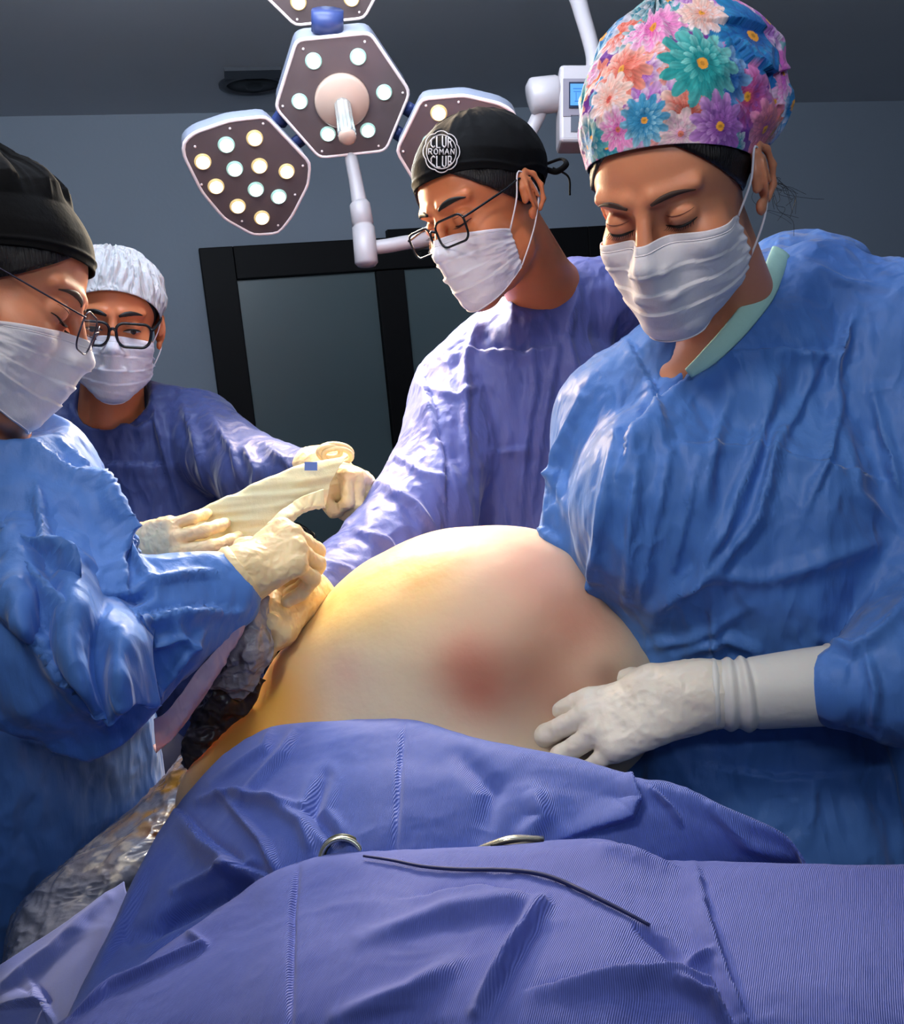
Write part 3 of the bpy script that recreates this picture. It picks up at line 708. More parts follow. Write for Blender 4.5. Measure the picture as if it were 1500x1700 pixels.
def eye(H, hp, q, body, open_=0.0, lash=0.0011, z=0.0015, shadow=None):
    """closed or nearly closed lid seen from outside: lash line with lashes, optional open eye slit"""
    n = 15; xs = (0.031 + np.linspace(-0.0145, 0.0145, n)) * q; t = np.linspace(-1, 1, n)
    zl = z - 0.0028 * (1 - t * t) + 0.0012 * t * 0.6
    lo = H.w(H.front(hp, xs, zl, 0.0002))
    if open_:
        zu = zl + open_ * (1 - t ** 2)
        a = H.front(hp, xs, zl, 0.0004); b = H.front(hp, xs, zu, 0.0004); V = H.w(np.concatenate([a, (a + b) / 2 + [0, .0008, 0], b]))
        Fc = np.array([[i + r * n, i + 1 + r * n, i + 1 + (r + 1) * n, i + (r + 1) * n] for r in (0, 1) for i in range(n - 1)])
        if (normals(V, Fc) @ H.d((0, 1, 0))).sum() < 0: Fc = Fc[:, ::-1]
        obj('eyeball', *thick(V, Fc, 0.001), m_eyew, body)
        ic = H.front(hp, [(0.031 + 0.002) * q], [z + open_ * 0.4 - 0.002], 0.0016)[0]
        obj('iris', *lathe([(0.0048, -0.0012), (0.0046, 0.0002), (0.003, 0.0005)], H.w(ic), H.d((0, 1, 0)), 16), m_iris, body)
        up = H.w(H.front(hp, xs, zu + 0.0004, 0.0005)); lo2 = up
    else: lo2 = lo
    obj('eyelashes', *merge(tube(lo2, [0.0004, lash, lash * 1.1, lash, 0.0005], 6, n=24),
        *[tube([lo2[i], lo2[i] + H.d((0.0012 * (i - 7) / 7 * q, 0.0042, -0.0022)), lo2[i] + H.d((0.003 * (i - 7) / 7 * q, 0.0075, -0.0022))], [0.0004, 0.0001], 4) for i in range(1, n - 1)]), m_lash, body)
    cr = H.w(H.front(hp, xs, zl + 0.0105 + 0.001 * (1 - t * t), -0.0001)); obj('lid_crease', *tube(cr, [0.0002, 0.0006, 0.0002], 5, n=20), m_lid, body)
m_eyew = mat('eye_white', srgb(205, 200, 198), 0.2); m_iris = mat('iris_dark', srgb(30, 18, 14), 0.1); m_lid = mat('lid_crease_skin', srgb(120, 72, 56), 0.5)
def rrect(wx, hz, r, n=6, taper=0.0):
    out = []
    for cx, cz, a0 in ((wx - r, hz - r, 0), (-wx + r, hz - r, 90), (-wx + r, -hz + r, 180), (wx - r, -hz + r, 270)):
        for k in range(n + 1):
            a = math.radians(a0 + 90 * k / n); x, zz = cx + r * math.cos(a), cz + r * math.sin(a); out.append((x * (1 + taper * zz / hz), zz))
    return out
def glasses(H, body, wx=0.026, hz=0.018, r=0.009, z=0.004, y=0.107, rim=0.0016, m=None, tilt=0.1, wrap=0.10, taper=0.05, name='glasses', lensm=None, half_rim=False, armz=0.012, flat=1.0):
    g = bpy.data.objects.new(name, None); COL.objects.link(g); g.parent = body; m = m or m_frame
    g.location = tuple(H.w((0, y, z)) - wloc(body))
    for q in (-1, 1):
        L = [np.array([q * (0.0335) + x, y - abs(q * 0.0335 + x) * wrap - zz * -tilt * 0.6, z + zz]) for x, zz in rrect(wx, hz, r, 6, taper)]
        W = [H.w(p) for p in L]
        fr = obj('rim', *tube(W, rim * H.sc, 8, closed=True), m, g)
        c = np.mean(W, 0); n = H.d((0, 1, 0)); V = np.array([c] + [c + (p - c) * 0.98 for p in W]); k = len(W)
        Fc = [[0, i + 1, (i + 1) % k + 1] for i in range(k)]
        V2 = np.concatenate([V, V - n * 0.001]); F2 = Fc + [[a + k + 1, c_ + k + 1, b_ + k + 1] for a, b_, c_ in Fc] + [[i + 1, (i + 1) % k + 1, (i + 1) % k + 2 + k, i + 2 + k] for i in range(k)]
        obj('lens', V2, F2, lensm or m_lens, fr, smooth=False)
        xo = q * (0.0335 + wx); p0 = np.array([xo, y - abs(xo) * wrap, z + armz])
        obj('temple_arm', *tube([H.w(p0), H.w(p0 + [q * 0.004, -0.006, 0]), H.w((q * 0.078, 0.03, 0.020)), H.w((q * 0.081, -0.005, 0.026)), H.w((q * 0.078, -0.03, 0.008))], rim * H.sc * 1.0, 8, n=30), m, g)
    xi = 0.0335 - wx
    obj('bridge', *tube([H.w((-xi, y - xi * wrap, z + 0.006)), H.w((0, y + 0.001, z + 0.010)), H.w((xi, y - xi * wrap, z + 0.006))], rim * 1.1 * H.sc, 8, n=12), m, g)
    return g

# ------------------------------------------------------------------ gloved hands
def hand(wr, y, z, sc=1.0, side=1, curl=((60, 70, 40),) * 4, spread=(6, 2, -3, -8), thumb=((0.55, 0.75, -0.35), (0.3, 0.8, -0.5)), k=0.006, thick_=1.0, fist=False):
    """wr wrist point, y = direction of fingers, z = back of the hand; side=+1 puts the thumb on the y x z side. Returns prims."""
    y = np.asarray(y, float); y /= np.linalg.norm(y); z = np.asarray(z, float); z = z - (z @ y) * y; z /= np.linalg.norm(z); x = np.cross(y, z) * side
    W = lambda q: wr + sc * (q[0] * x + q[1] * y + q[2] * z)
    L = []; kn = [(0.027, 0.088, 0.0), (0.009, 0.093, 0.002), (-0.010, 0.088, 0.0), (-0.027, 0.078, -0.004)]
    for i, q in enumerate(kn):
        L.append(cap(W((q[0] * 0.55, 0.01, -0.004)), W((q[0], q[1], q[2] - 0.006)), 0.0155 * sc, 0.0125 * sc, 0.012 * sc))
    L.append(cap(W((0, 0.015, -0.012)), W((0.0, 0.06, -0.014)), 0.022 * sc, 0.020 * sc, 0.015 * sc))
    ln_ = [(0.043, 0.026, 0.021), (0.047, 0.030, 0.022), (0.043, 0.028, 0.021), (0.034, 0.021, 0.019)]; tips = []
    for i in range(4):
        p = np.array([kn[i][0], kn[i][1], kn[i][2] - 0.004]); a = 0; s = math.radians(spread[i]); r = (0.0100, 0.0103, 0.0098, 0.0086)[i] * thick_
        for jn in range(3):
            a += math.radians(curl[i][jn]); dr = np.array([math.sin(s) * math.cos(a), math.cos(s) * math.cos(a), -math.sin(a)]); q = p + dr * ln_[i][jn]
            L.append(cap(W(p), W(q), r * sc, r * 0.9 * sc, 0.0035 * sc)); p = q; r *= 0.92
        tips.append(W(p))
    p = np.array([0.020, 0.022, -0.010]); rr = [0.0145, 0.0125, 0.0105, 0.0095]
    ts = [np.array((0.75, 0.62, -0.2))] + [np.array(t, float) for t in thumb]
    for i, (t, l) in enumerate(zip(ts, (0.034, 0.036, 0.028))):
        t = t / np.linalg.norm(t); q = p + t * l; L.append(cap(W(p), W(q), rr[i] * sc, rr[i + 1] * sc, 0.005 * sc)); p = q
    tips.append(W(p))
    if fist: L.append(cap(W((0.016, 0.066, -0.022)), W((-0.016, 0.062, -0.022)), 0.027 * sc, 0.024 * sc, 0.01 * sc))
    return L, tips
def make_glove(parent, L, cuff, h=0.0015, m=None, name='glove', disp=0.0008, label=None):
    V, Fc = carve(L + cuff, h, 1); N = normals(V, Fc); V = V + N * (ridged(V * 70, 2) * disp)[:, None]
    return obj(name, V, Fc, m or m_glove, parent, label=label)
def legs(root, x, y, ang=0.0, hip=0.85):
    c, s = math.cos(ang), math.sin(ang); L = []; K = []
    for q in (-1, 1):
        hx, hy = x + q * 0.09 * c, y + q * 0.09 * s
        L += path([(hx, hy, hip), (hx, hy, 0.48), (hx, hy, 0.10)], [0.09, 0.065, 0.06], 0.02)
        V, Fc = carve(path([(hx - s * 0.0, hy + 0.03, 0.045), (hx + 0.0, hy - 0.10, 0.035)], [0.045, 0.04], 0.02, flat=((0, 0, 1), 0.9)), 0.01)
        V[:, 2] = np.maximum(V[:, 2], 0.001); obj('shoe', V, Fc, m_clog, root)
    V, Fc = carve(L, 0.014); obj('trousers', V, Fc, m_navy, root)
def surf(V, px, py, rad=6.0, lift=0.0):
    """nearest visible surface point of a finished garment under a picture position"""
    x, y, d = proj(V); m = (x - px) ** 2 + (y - py) ** 2
    i = np.where(m < rad * rad)[0]
    if not len(i): i = np.argsort(m)[:4]
    return P(px, py, d[i].min() - lift)
# ================================================================== surgeon on the right (floral cap)
def surgeon_right():
    H = Head(1127, 330, 0.92, 38, 35, -3, 0.99)
    root = empty('person', (0.45, 1.10, 0), 'woman surgeon in floral scrub cap, white mask and bright blue gown, on the right', 'person')
    hp = H.prims(True)
    nb = P(1235, 590, 1.10)
    body = hp + [cap(H.w((0, -0.030, -0.035)), nb, 0.050, 0.060, 0.02), cap(P(1135, 650, 1.055), P(1220, 650, 1.09), 0.055, .06, 0.05), ell(P(1180, 740, 1.10), (.13, .075, .10), None, 0.04)]
    V, Fc = carve(body, 0.0022, 1); b = obj('body', V, Fc, m_skin, root)
    for q in (-1, 1):
        brow(H, hp, q, 0.012, 0.050, 0.0255, 0.0350, 0.0285, 0.0028, b); eye(H, hp, q, b, lash=0.0015)
    G, mk = make_mask(H, hp, root, seed=1, zside=-0.020, span=74, puff=0.007, wrink=.6, zbot=-.119); loops(H, G, mk)
    fr = lambda f: 0.5 + 0.5 * math.cos(f)
    hairbrim = lambda f: 0.086 * (fr(f) ** 2) + (-0.060) * (1 - fr(f)) ** 1.0 + (-0.01) * math.sin(f) ** 2
    Vh, Fh, _ = shell(H, hp, hairbrim, 120, 40, 0.002, smooth=3)
    Nh = normals(Vh, Fh); obj('hair', *thick(Vh + Nh * (0.0015 * ridged(Vh * (60, 60, 60), 2))[:, None], Fh, 0.004), m_hair, root)
    strands = []
    rs = np.random.RandomState(3)
    for i in range(16):
        a = H.w((-0.05 - 0.02 * rs.rand(), -0.07 - 0.03 * rs.rand(), -0.03 + 0.03 * rs.rand())); p = [a]
        for k in range(4): p.append(p[-1] + R_ * (0.008 + 0.008 * rs.randn()) - U_ * (0.008 + 0.006 * rs.randn()))
        strands.append(tube(p, 0.00022, 4, n=18))
    obj('loose_strands', *merge(*strands), m_hair, root)
    # floral cap
    brim = lambda f: 0.077 * max(0, math.cos(f)) ** 1.3 + 0.027 * math.sin(f) ** 2 - 0.022 * max(0, -math.cos(f)) ** 1.5
    def puff(PH, TT, D):
        back = np.clip(-D[..., 1] * 0.95 + 0.12, 0, 1); q = np.stack([np.sin(PH) * 2.0, np.cos(PH) * 2.0, TT * 2.2], -1).reshape(-1, 3)
        n1_ = ridged(q * 1.5 + 3, 3).reshape(PH.shape); rise = np.clip(TT * 4.5, 0, 1) ** 0.7
        q2 = np.stack([PH * 3.5, TT * 1.2, 0 * PH + 2], -1).reshape(-1, 3); gath = vnoise(q2 * [2.2, 1, 1]).reshape(PH.shape)
        pl = 0.012 * np.exp(-((TT - 0.42 - 0.05 * np.sin(PH * 2)) / 0.05) ** 2) * (D[..., 0] < 0.25)
        return rise * (0.001 + 0.044 * back + 0.003 * np.clip(TT*3,0,1) + 0.028 * np.clip(D[..., 2], 0, 1) ** 2) + n1_ * 0.004 * rise + gath * 0.005 * rise * (0.3 + back) + pl * back
    V, Fc, r = shell(H, hp, brim, 520, 260, 0.0055, puff, pole=(0, -0.18, 1.0))
    N = normals(V, Fc)
    V = folds(V, N, [([(1290, 60), (1230, 40), (1180, 35)], 12, 0.005, 's'), ([(1345, 105), (1290, 120), (1240, 100), (1215, 60)], 12, 0.006, 's'), ([(1300, 60), (1285, 110), (1310, 240)], 12, -0.005, 'r')])
    # printed flowers: (x, y in the photo, radius px, petals, turn, outer, inner, centre, tip)
    W = lambda *c: np.array(srgb(*c))
    teal, cyan, blue, dblue = W(10, 165, 165), W(40, 150, 200), W(15, 110, 185), W(20, 70, 150)
    pink, hot, lil, pur, dpur, cor, red, wht, cream, org = W(240, 150, 205), W(232, 90, 190), W(190, 110, 205), W(125, 55, 160), W(80, 30, 110), W(240, 130, 110), W(215, 75, 60), W(240, 225, 235), W(245, 215, 205), W(245, 165, 50)
    fl = [(1000, 60, 75, 11, .2, cyan, blue, org, wht), (1250, 60, 95, 12, .9, blue, dblue, org, cyan), (1330, 180, 80, 12, .3, cyan, blue, org, wht), (1060, 190, 60, 10, 0, lil, pur, org, wht), (1030, 115, 58, 11, .4, cor, red, org, cream),
          (1010, 165, 48, 10, 0, cream, cor, red, wht), (985, 190, 46, 10, .3, lil, hot, org, pink), (1240, 160, 60, 10, .5, pur, red, org, pink), (1270, 215, 58, 10, .2, cor, pur, org, pink), (1300, 120, 48, 9, .1, hot, lil, org, wht),
          (1025, 215, 40, 10, .5, pink, hot, cor, wht), (1085, 45, 58, 11, .1, pink, hot, org, wht), (1165, 20, 46, 10, .1, cream, cor, org, wht), (1205, 120, 66, 12, .3, blue, dblue, org, W(150, 190, 225)), (1140, 190, 56, 9, .4, cor, red, org, cream),
          (1130, 222, 42, 8, .2, cream, pink, cor, wht), (1165, 105, 78, 13, .1, teal, W(0, 120, 130), org, W(150, 225, 220)), (1195, 210, 60, 11, .2, lil, dpur, org, W(225, 170, 225)), (1068, 200, 44, 12, .3, cyan, W(30, 110, 160), org, W(170, 220, 235)), (1262, 262, 34, 9, 0, blue, dblue, org, cyan),
          (975, 245, 30, 9, 0, cyan, blue, org, wht), (1290, 20, 55, 10, .6, lil, pur, org, wht), (1225, -20, 50, 9, .2, pink, lil, org, wht), (1130, -30, 60, 9, .2, cyan, blue, org, wht)]
    rs = np.random.RandomState(11)
    col = np.tile(pur * 0.9, (len(V), 1)); px, py, dd = proj(V); vd = V - CAM; vd /= np.linalg.norm(vd, axis=1)[:, None]
    facing = (normals(V, Fc) * vd).sum(1) < 0.05
    # the unseen side carries the same print, scattered
    cand = np.where(~facing)[0]; pal = [(cyan, blue), (pink, hot), (lil, pur), (teal, dblue), (cor, red), (pink, lil)]
    fr_i = np.where(facing)[0]
    allf = [(V[i], rs.randint(34, 52) * 0.00053, rs.randint(8, 12), rs.rand() * 6, *pal[rs.randint(6)], org, wht) for i in rs.choice(fr_i, 90)]
    allf += [(V[i], rs.randint(30, 62) * 0.00053, rs.randint(9, 13), rs.rand() * 6, *pal[rs.randint(6)], org, wht) for i in rs.choice(cand, 110)]
    for x, y, R, n_, ro, c1_, c2_, cc, tp in fl:
        s_ = (px - x) ** 2 + (py - y) ** 2; s_ = np.where(facing, s_, 1e9); i = int(np.argmin(s_)); allf.append((V[i], R * 0.00053, n_, ro, c1_, c2_, cc, tp))
    Nn = normals(V, Fc)
    order = list(range(len(allf))); 
    for i in order:
        c_, R, n_, ro, c1_, c2_, cc, tp = allf[i]
        near = np.where(((V - c_) ** 2).sum(1) < (R * 1.1) ** 2)[0]
        if not len(near): continue
        nn = Nn[near].mean(0); nn /= np.linalg.norm(nn) + 1e-9; e1 = U_ - (U_ @ nn) * nn; e1 /= np.linalg.norm(e1); e2 = np.cross(nn, e1)
        q = V[near] - c_; a = np.arctan2(q @ e1, q @ e2) + ro; rr = np.sqrt((q ** 2).sum(1)) / R
        for lay, (sc_, off_) in enumerate(((1.0, 0), (0.74, 0.5), (0.46, 0.2))):
            fr_ = (a * n_ / (2 * math.pi) + off_) % 1; pet = np.abs(fr_ - 0.5) * 2          # 0 in petal middle
            edge = sc_ * (1 - 0.42 * pet ** 2.2); inside = rr < edge
            sh = np.clip(rr / sc_, 0, 1); c = c2_ * (1 - sh)[:, None] + c1_ * sh[:, None]
            tipw = (np.clip((sh - 0.55) / 0.45, 0, 1) * (0.55 + 0.45 * np.sin(a * 1.0 + i * 2 + lay)))[:, None]; c = c * (1 - tipw * 0.95) + tp * tipw * 0.95
            c = c * (1 - 0.40 * np.exp(-((1 - pet) / 0.13) ** 2))[:, None] * (1 - 0.12 * np.cos(fr_ * 2 * math.pi * 3))[:, None]
            ii = near[inside]; col[ii] = c[inside]
        ii = near[rr < 0.13]; col[ii] = cc
        ii = near[rr < 0.05]; col[ii] = cc * 0.6
    V2, F2 = thick(V, Fc, 0.0015)
    m_fl = mat('floral_cotton', (1, 1, 1), 0.7, vcol=True, sheen=0.15, bumps=[('noise', 800, 0.0002, (1, 1, 1)), ('noise', 30, 0.003, (1, 1, 1))])
    cp = obj('scrub_cap', V2, F2, m_fl, root, col=np.concatenate([col, col]), label='scrub cap printed with teal, pink and purple daisies')
    # gown
    K = 1.09
    PK = lambda x, y, d: P(x, y, d * K)
    g = [ell(PK(1250, 850, 1.03), (.225, .14, .28), None, .05), ell(PK(1270, 1230, 1.03), (.22, .15, .32), None, .06), cap(PK(1270, 1400, 1.05), (0.45, 1.12, 0.42), .20, .22, .08),
         ell(PK(1085, 850, .93), (.09, .08, .11), None, .06), ell(PK(1300, 900, .92), (.105, .085, .12), None, .07),
         cap(PK(1210, 575, 1.07), PK(1025, 700, 1.03), .066, .066, .05), cap(PK(1290, 530, 1.05), PK(1490, 575, .97), .084, .094, .05),
         cap(PK(1025, 700, 1.03), PK(990, 900, 1.02), .070, .062, .04), cap(PK(990, 900, 1.02), PK(970, 1080, 1.02), .06, .055, .03),
         cap(PK(1510, 600, .96), PK(1610, 960, .88), .094, .086, .04), cap(PK(1610, 980, .88), P(1490, 1130, .885), .086, .056, .03), cap(P(1490, 1130, .885), P(1395, 1142, .885), .056, .036, .02),
         ell(PK(1365, 455, 1.10), (.066, .05, .048), None, .03), ell(PK(1300, 450, 1.12), (.05, .05, .048), None, .03)]
    # V neck opening
    g += [cap(PK(1215, 500, 0.99), PK(1128, 600, 0.90), 0.052, 0.014, .01, 's'), cap(PK(1150, 560, 0.84), PK(1116, 606, 0.85), 0.026, 0.010, .01, 's'), cap(H.w((0, -.02, -.05)), PK(1190, 545, .965), .060, .046, .01, 's'),
          cap(P(1358, 470, 1.07), P(1242, 650, 1.0), .044, .044, .03)]
    V, Fc = carve(g, 0.0037, 2); N = normals(V, Fc)
    V = crumple(V, N, 0.0032, 9, (1, 1, 0.3), 1); N = normals(V, Fc); V = crumple(V, N, 0.0016, 24, (1, 1, 0.5), 4); N = normals(V, Fc)
    S = [([(1285, 410), (1235, 520), (1180, 600), (1110, 655), (1045, 715), (1030, 770)], 14, 0.009, 'S'), ([(1040, 560), (1085, 640), (1100, 700)], 10, 0.006, 's'),
         ([(1020, 720), (1000, 860), (985, 980), (1010, 1060)], 12, 0.011, 'r'), ([(1060, 760), (1045, 900), (1040, 1000)], 9, 0.006, 'r'), ([(1110, 750), (1085, 880), (1060, 1000)], 10, 0.006, 'r'),
         ([(965, 660), (925, 760), (915, 880), (930, 960)], 12, 0.010, 'r'), ([(1290, 620), (1250, 760), (1200, 880), (1130, 1000)], 13, 0.010, 'r'), ([(1360, 590), (1300, 720), (1260, 860), (1190, 940), (1080, 1010)], 12, 0.009, 'r'),
         ([(1400, 640), (1370, 760), (1330, 860)], 10, 0.007, 'r'), ([(1140, 735), (1240, 742), (1330, 760), (1480, 800)], 8, 0.006, 's'), ([(1200, 590), (1290, 580), (1380, 585), (1410, 540)], 7, 0.006, 's'),
         ([(1330, 430), (1400, 470), (1470, 480)], 8, 0.005, 'r'), ([(1420, 520), (1385, 600), (1380, 700)], 12, 0.010, 'r'), ([(1260, 960), (1180, 955), (1120, 975), (1080, 1040)], 14, 0.007, 'r'), ([(1460, 900), (1340, 940), (1250, 965)], 18, 0.007, 'r'), ([(1240, 1010), (1150, 1060), (1070, 1075)], 12, .006, 'r'), ([(1400, 700), (1420, 820), (1500, 900)], 12, .006, 'r'), ([(1300, 680), (1275, 800), (1240, 900)], 9, .005, 'r'), ([(1160, 760), (1135, 860), (1110, 960)], 8, .005, 'r'),
         ([(1180, 970), (1190, 1060), (1180, 1120)], 10, 0.007, 'r'), ([(1120, 1090), (1210, 1060), (1260, 1080)], 12, 0.008, 'r'), ([(1360, 1060), (1420, 1080), (1470, 1050), (1500, 1000)], 12, 0.010, 'r'), ([(1440, 1090), (1455, 1150), (1450, 1200)], 9, 0.008, 'r'),
         ([(880, 770), (930, 790), (940, 850)], 8, 0.007, 'r'), ([(872, 870), (920, 880), (930, 900)], 7, 0.006, 's'), ([(1460, 1230), (1475, 1330), (1500, 1430)], 12, 0.01, 'r'), ([(1350, 1290), (1340, 1400)], 12, 0.006, 'r'), ([(1180, 1270), (1300, 1290), (1380, 1285)], 10, .005, 's'),
         ([(1450, 650), (1480, 760), (1500, 860)], 12, 0.01, 'r'), ([(1210, 660), (1180, 760), (1165, 850)], 11, 0.006, 'r')]
    V = folds(V, N, S)
    VG = V = relax(V, Fc, 1, .3); gw = obj('surgical_gown', V, Fc, m_gownR, root)
    # mint collar of the scrub top inside the V
    col_ = [surf(VG, x, y, 7, .010) for x, y in ((1296, 418), (1272, 478), (1238, 526), (1203, 566), (1170, 598), (1142, 620))]
    obj('scrub_collar', *tube(col_, [0.012, .013, .012, .010, .006], 12, n=30, flat=0.3, fdir=F_), m_mint, root)
    # gloved hand on the patient, with a long cuff over the sleeve
    wr = P(1145, 1158, .915); fd = P(950, 1205, .925) - wr
    L, tips = hand(wr, fd, U_ * 0.75 - F_ * 0.6 + R_ * 0.1, 1.12, 1, curl=((18, 25, 18), (22, 28, 20), (26, 30, 20), (30, 32, 20)), spread=(10, 3, -4, -12), thumb=((.5, .8, -.4), (.25, .85, -.5)))
    cf = path([P(1085, 1150, .935), P(1150, 1152, .922), P(1185, 1152, .915)], [.030, .031, .034], .015)
    make_glove(root, L + cf, [], 0.0016, m_glovew, label='cream latex glove resting on the patient')
    # cuff: rumpled then flared smooth
    pts = catmull(np.array([P(1168, 1152, .918), P(1185, 1152, .915), P(1230, 1152, .91), P(1275, 1148, .906), P(1330, 1142, .902), P(1385, 1137, .90)]), 90)
    t = np.linspace(0, 1, 90); rr = 0.0315 + 0.0085 * t + 0.0022 * np.abs(np.sin(t * 26)) * (t < .47) + 0.0010 * np.sin(t * 61 + 1) * (t < .5); rr[:2] += .002; rr[-2:] += 0.0015
    V, Fc = tube(pts, 0.01, 48)
    for i in range(90):
        a = V[i * 48:(i + 1) * 48]; V[i * 48:(i + 1) * 48] = pts[i] + (a - pts[i]) / 0.01 * rr[i]
    obj('glove_cuff', V, Fc, mat('glove_cuff_white', srgb(215, 212, 205), 0.42, sss=0.15, bumps=[('noise', 80, .0008, (1, 1, 1))]), root, label='white rumpled glove cuff pulled over the sleeve')
    legs(root, 0.45, 1.12)
surgeon_right()
# ================================================================== man with glasses and black cap
STROKES = {'C': [[(1, .85), (.6, 1), (.15, .8), (.1, .2), (.6, 0), (1, .15)]], 'L': [[(.1, 1), (.1, 0), (.9, 0)]], 'U': [[(.1, 1), (.1, .2), (.5, 0), (.9, .2), (.9, 1)]],
           'R': [[(.1, 0), (.1, 1), (.7, 1), (.9, .75), (.7, .5), (.1, .5)], [(.5, .5), (.95, 0)]], 'O': [[(.5, 1), (.1, .75), (.1, .25), (.5, 0), (.9, .25), (.9, .75), (.5, 1)]],
           'M': [[(.05, 0), (.1, 1), (.5, .4), (.9, 1), (.95, 0)]], 'A': [[(.0, 0), (.5, 1), (1, 0)], [(.22, .4), (.78, .4)]], 'N': [[(.1, 0), (.1, 1), (.9, 0), (.9, 1)]],
           'B': [[(.1, 0), (.1, 1), (.7, .95), (.8, .75), (.6, .52), (.1, .5)], [(.6, .5), (.9, .3), (.7, 0), (.1, 0)]]}
def surgeon_man():
    H = Head(808, 356, 1.36, 50, 27, 2, 1.03)
    root = empty('person', (0.15, 1.62, 0), 'man in black cap with round white emblem, black glasses and violet-blue gown', 'person')
    hp = H.prims(False)
    nb = P(915, 505, 1.55)
    body = hp + [cap(H.w((0, -0.030, -0.035)), nb, 0.054, 0.062, 0.02), cap(nb, P(960, 520, 1.57), 0.06, .05, 0.04), ell(P(890, 600, 1.58), (.14, .08, .09), None, 0.04)]
    V, Fc = carve(body, 0.0024, 1); b = obj('body', V, Fc, m_skin2, root)
    for q in (-1, 1):
        brow(H, hp, q, 0.012, 0.052, 0.028, 0.038, 0.030, 0.0040, b, m_lash); eye(H, hp, q, b, lash=0.0013)
    G, mk = make_mask(H, hp, root, seed=5, zside=-0.030, span=62, puff=0.006, zbs=-0.084, zbot=-.12); loops(H, G, mk)
    hb = lambda f: 0.080 * (0.5 + 0.5 * math.cos(f)) ** 2 - 0.062 * (0.5 - 0.5 * math.cos(f)) - 0.004 * math.sin(f) ** 2
    Vh, Fh, _ = shell(H, hp, hb, 120, 40, 0.003, smooth=2)
    Nh = normals(Vh, Fh); obj('hair', *thick(Vh + Nh * (0.0016 * ridged(Vh * 70, 2))[:, None], Fh, 0.005), m_hair, root)
    brim = lambda f: 0.068 * max(0, math.cos(f)) ** 1.2 + 0.032 * math.sin(f) ** 2 - 0.002 * max(0, -math.cos(f))
    def puff(PH, TT, D):
        rise = np.clip(TT * 5, 0, 1); q = np.stack([np.sin(PH) * 2, np.cos(PH) * 2, TT * 2], -1).reshape(-1, 3)
        return rise * 0.006 + 0.0022 * ridged(q * 1.6, 2).reshape(PH.shape) * np.clip(TT * 2, 0, 1) + .006 * np.clip(-D[..., 1], 0, 1) + 0.0015 * np.exp(-((TT - .06) / .015) ** 2)
    Vc, Fcc, _ = shell(H, hp, brim, 220, 110, 0.006, puff)
    cp = obj('scrub_cap', *thick(Vc, Fcc, 0.0015), m_blackcap, root, label='plain black scrub cap')
    k1 = H.w((-0.045, -0.100, 0.03)) ; obj('cap_tie', *merge(tube([H.w((-.05, -.098, .034)), H.w((-.07, -.112, .032)), H.w((-.082, -.104, .022)), H.w((-.066, -.098, .018)), H.w((-.05, -.098, .026))], 0.0045, 8, n=24, flat=.5), tube([H.w((-.06, -.10, .025)), H.w((-.075, -.108, .005)), H.w((-.07, -.104, -.02))], 0.004, 8, n=16, flat=.4)), m_blackcap, cp)
    # emblem: scalloped outline, round field with three rows of letters
    m_emb = mat('emblem_print', srgb(215, 205, 205), 0.6)
    cx, cy, rx, ry = 732.5, 252, 25.5, 29; parts = []
    S = lambda x, y, l=0.0009: surf(Vc, x, y, 5, l)
    out = []
    for k in range(96):
        a = 2 * math.pi * k / 96; sc_ = 1.10 + 0.09 * abs(math.cos(a * 4)) ** 0.8; out.append(S(cx + rx * sc_ * math.sin(a), cy - ry * sc_ * math.cos(a)))
    parts.append(tube(out, 0.0008, 6, closed=True))
    parts.append(tube([S(cx + rx * .97 * math.sin(2 * math.pi * k / 60), cy - ry * .97 * math.cos(2 * math.pi * k / 60)) for k in range(60)], 0.0007, 6, closed=True))
    def word(txt, x0, x1, y0, y1, lw):
        n = len(txt); w_ = (x1 - x0) / n
        for i, ch in enumerate(txt):
            xa = x0 + i * w_
            for st in STROKES[ch]:
                pts = []
                for (ax, ay), (bx_, by) in zip(st[:-1], st[1:]):
                    for t in (0, .34, .67): pts.append((ax + (bx_ - ax) * t, ay + (by - ay) * t))
                pts.append(st[-1]); pw = []
                for ux, uy in pts:
                    X = xa + w_ * (0.12 + .76 * ux); Y = y1 - (y1 - y0) * uy
                    # rows bulge to fill the disc
                    kx = (X - cx) / rx; lim = math.sqrt(max(0.05, 1 - min(.95, kx * kx))) * ry * .90
                    Y = max(cy - lim, min(cy + lim, Y)); pw.append(S(X, Y))
                parts.append(tube(pw, lw, 5))
    word('CLUR', cx - 19, cx + 19, cy - 26, cy - 7, 0.0010); word('ROMAN', cx - 23, cx + 23, cy - 5, cy + 4.5, 0.0008); word('CLUB', cx - 19, cx + 19, cy + 7, cy + 26, 0.0010)
    obj('emblem', *merge(*parts), m_emb, cp, label='round white emblem with three rows of letters')
    glasses(H, root, wx=0.0265, hz=0.0180, r=0.011, z=-0.004, y=0.112, rim=0.0017, wrap=0.12, taper=0.04, tilt=0.0)
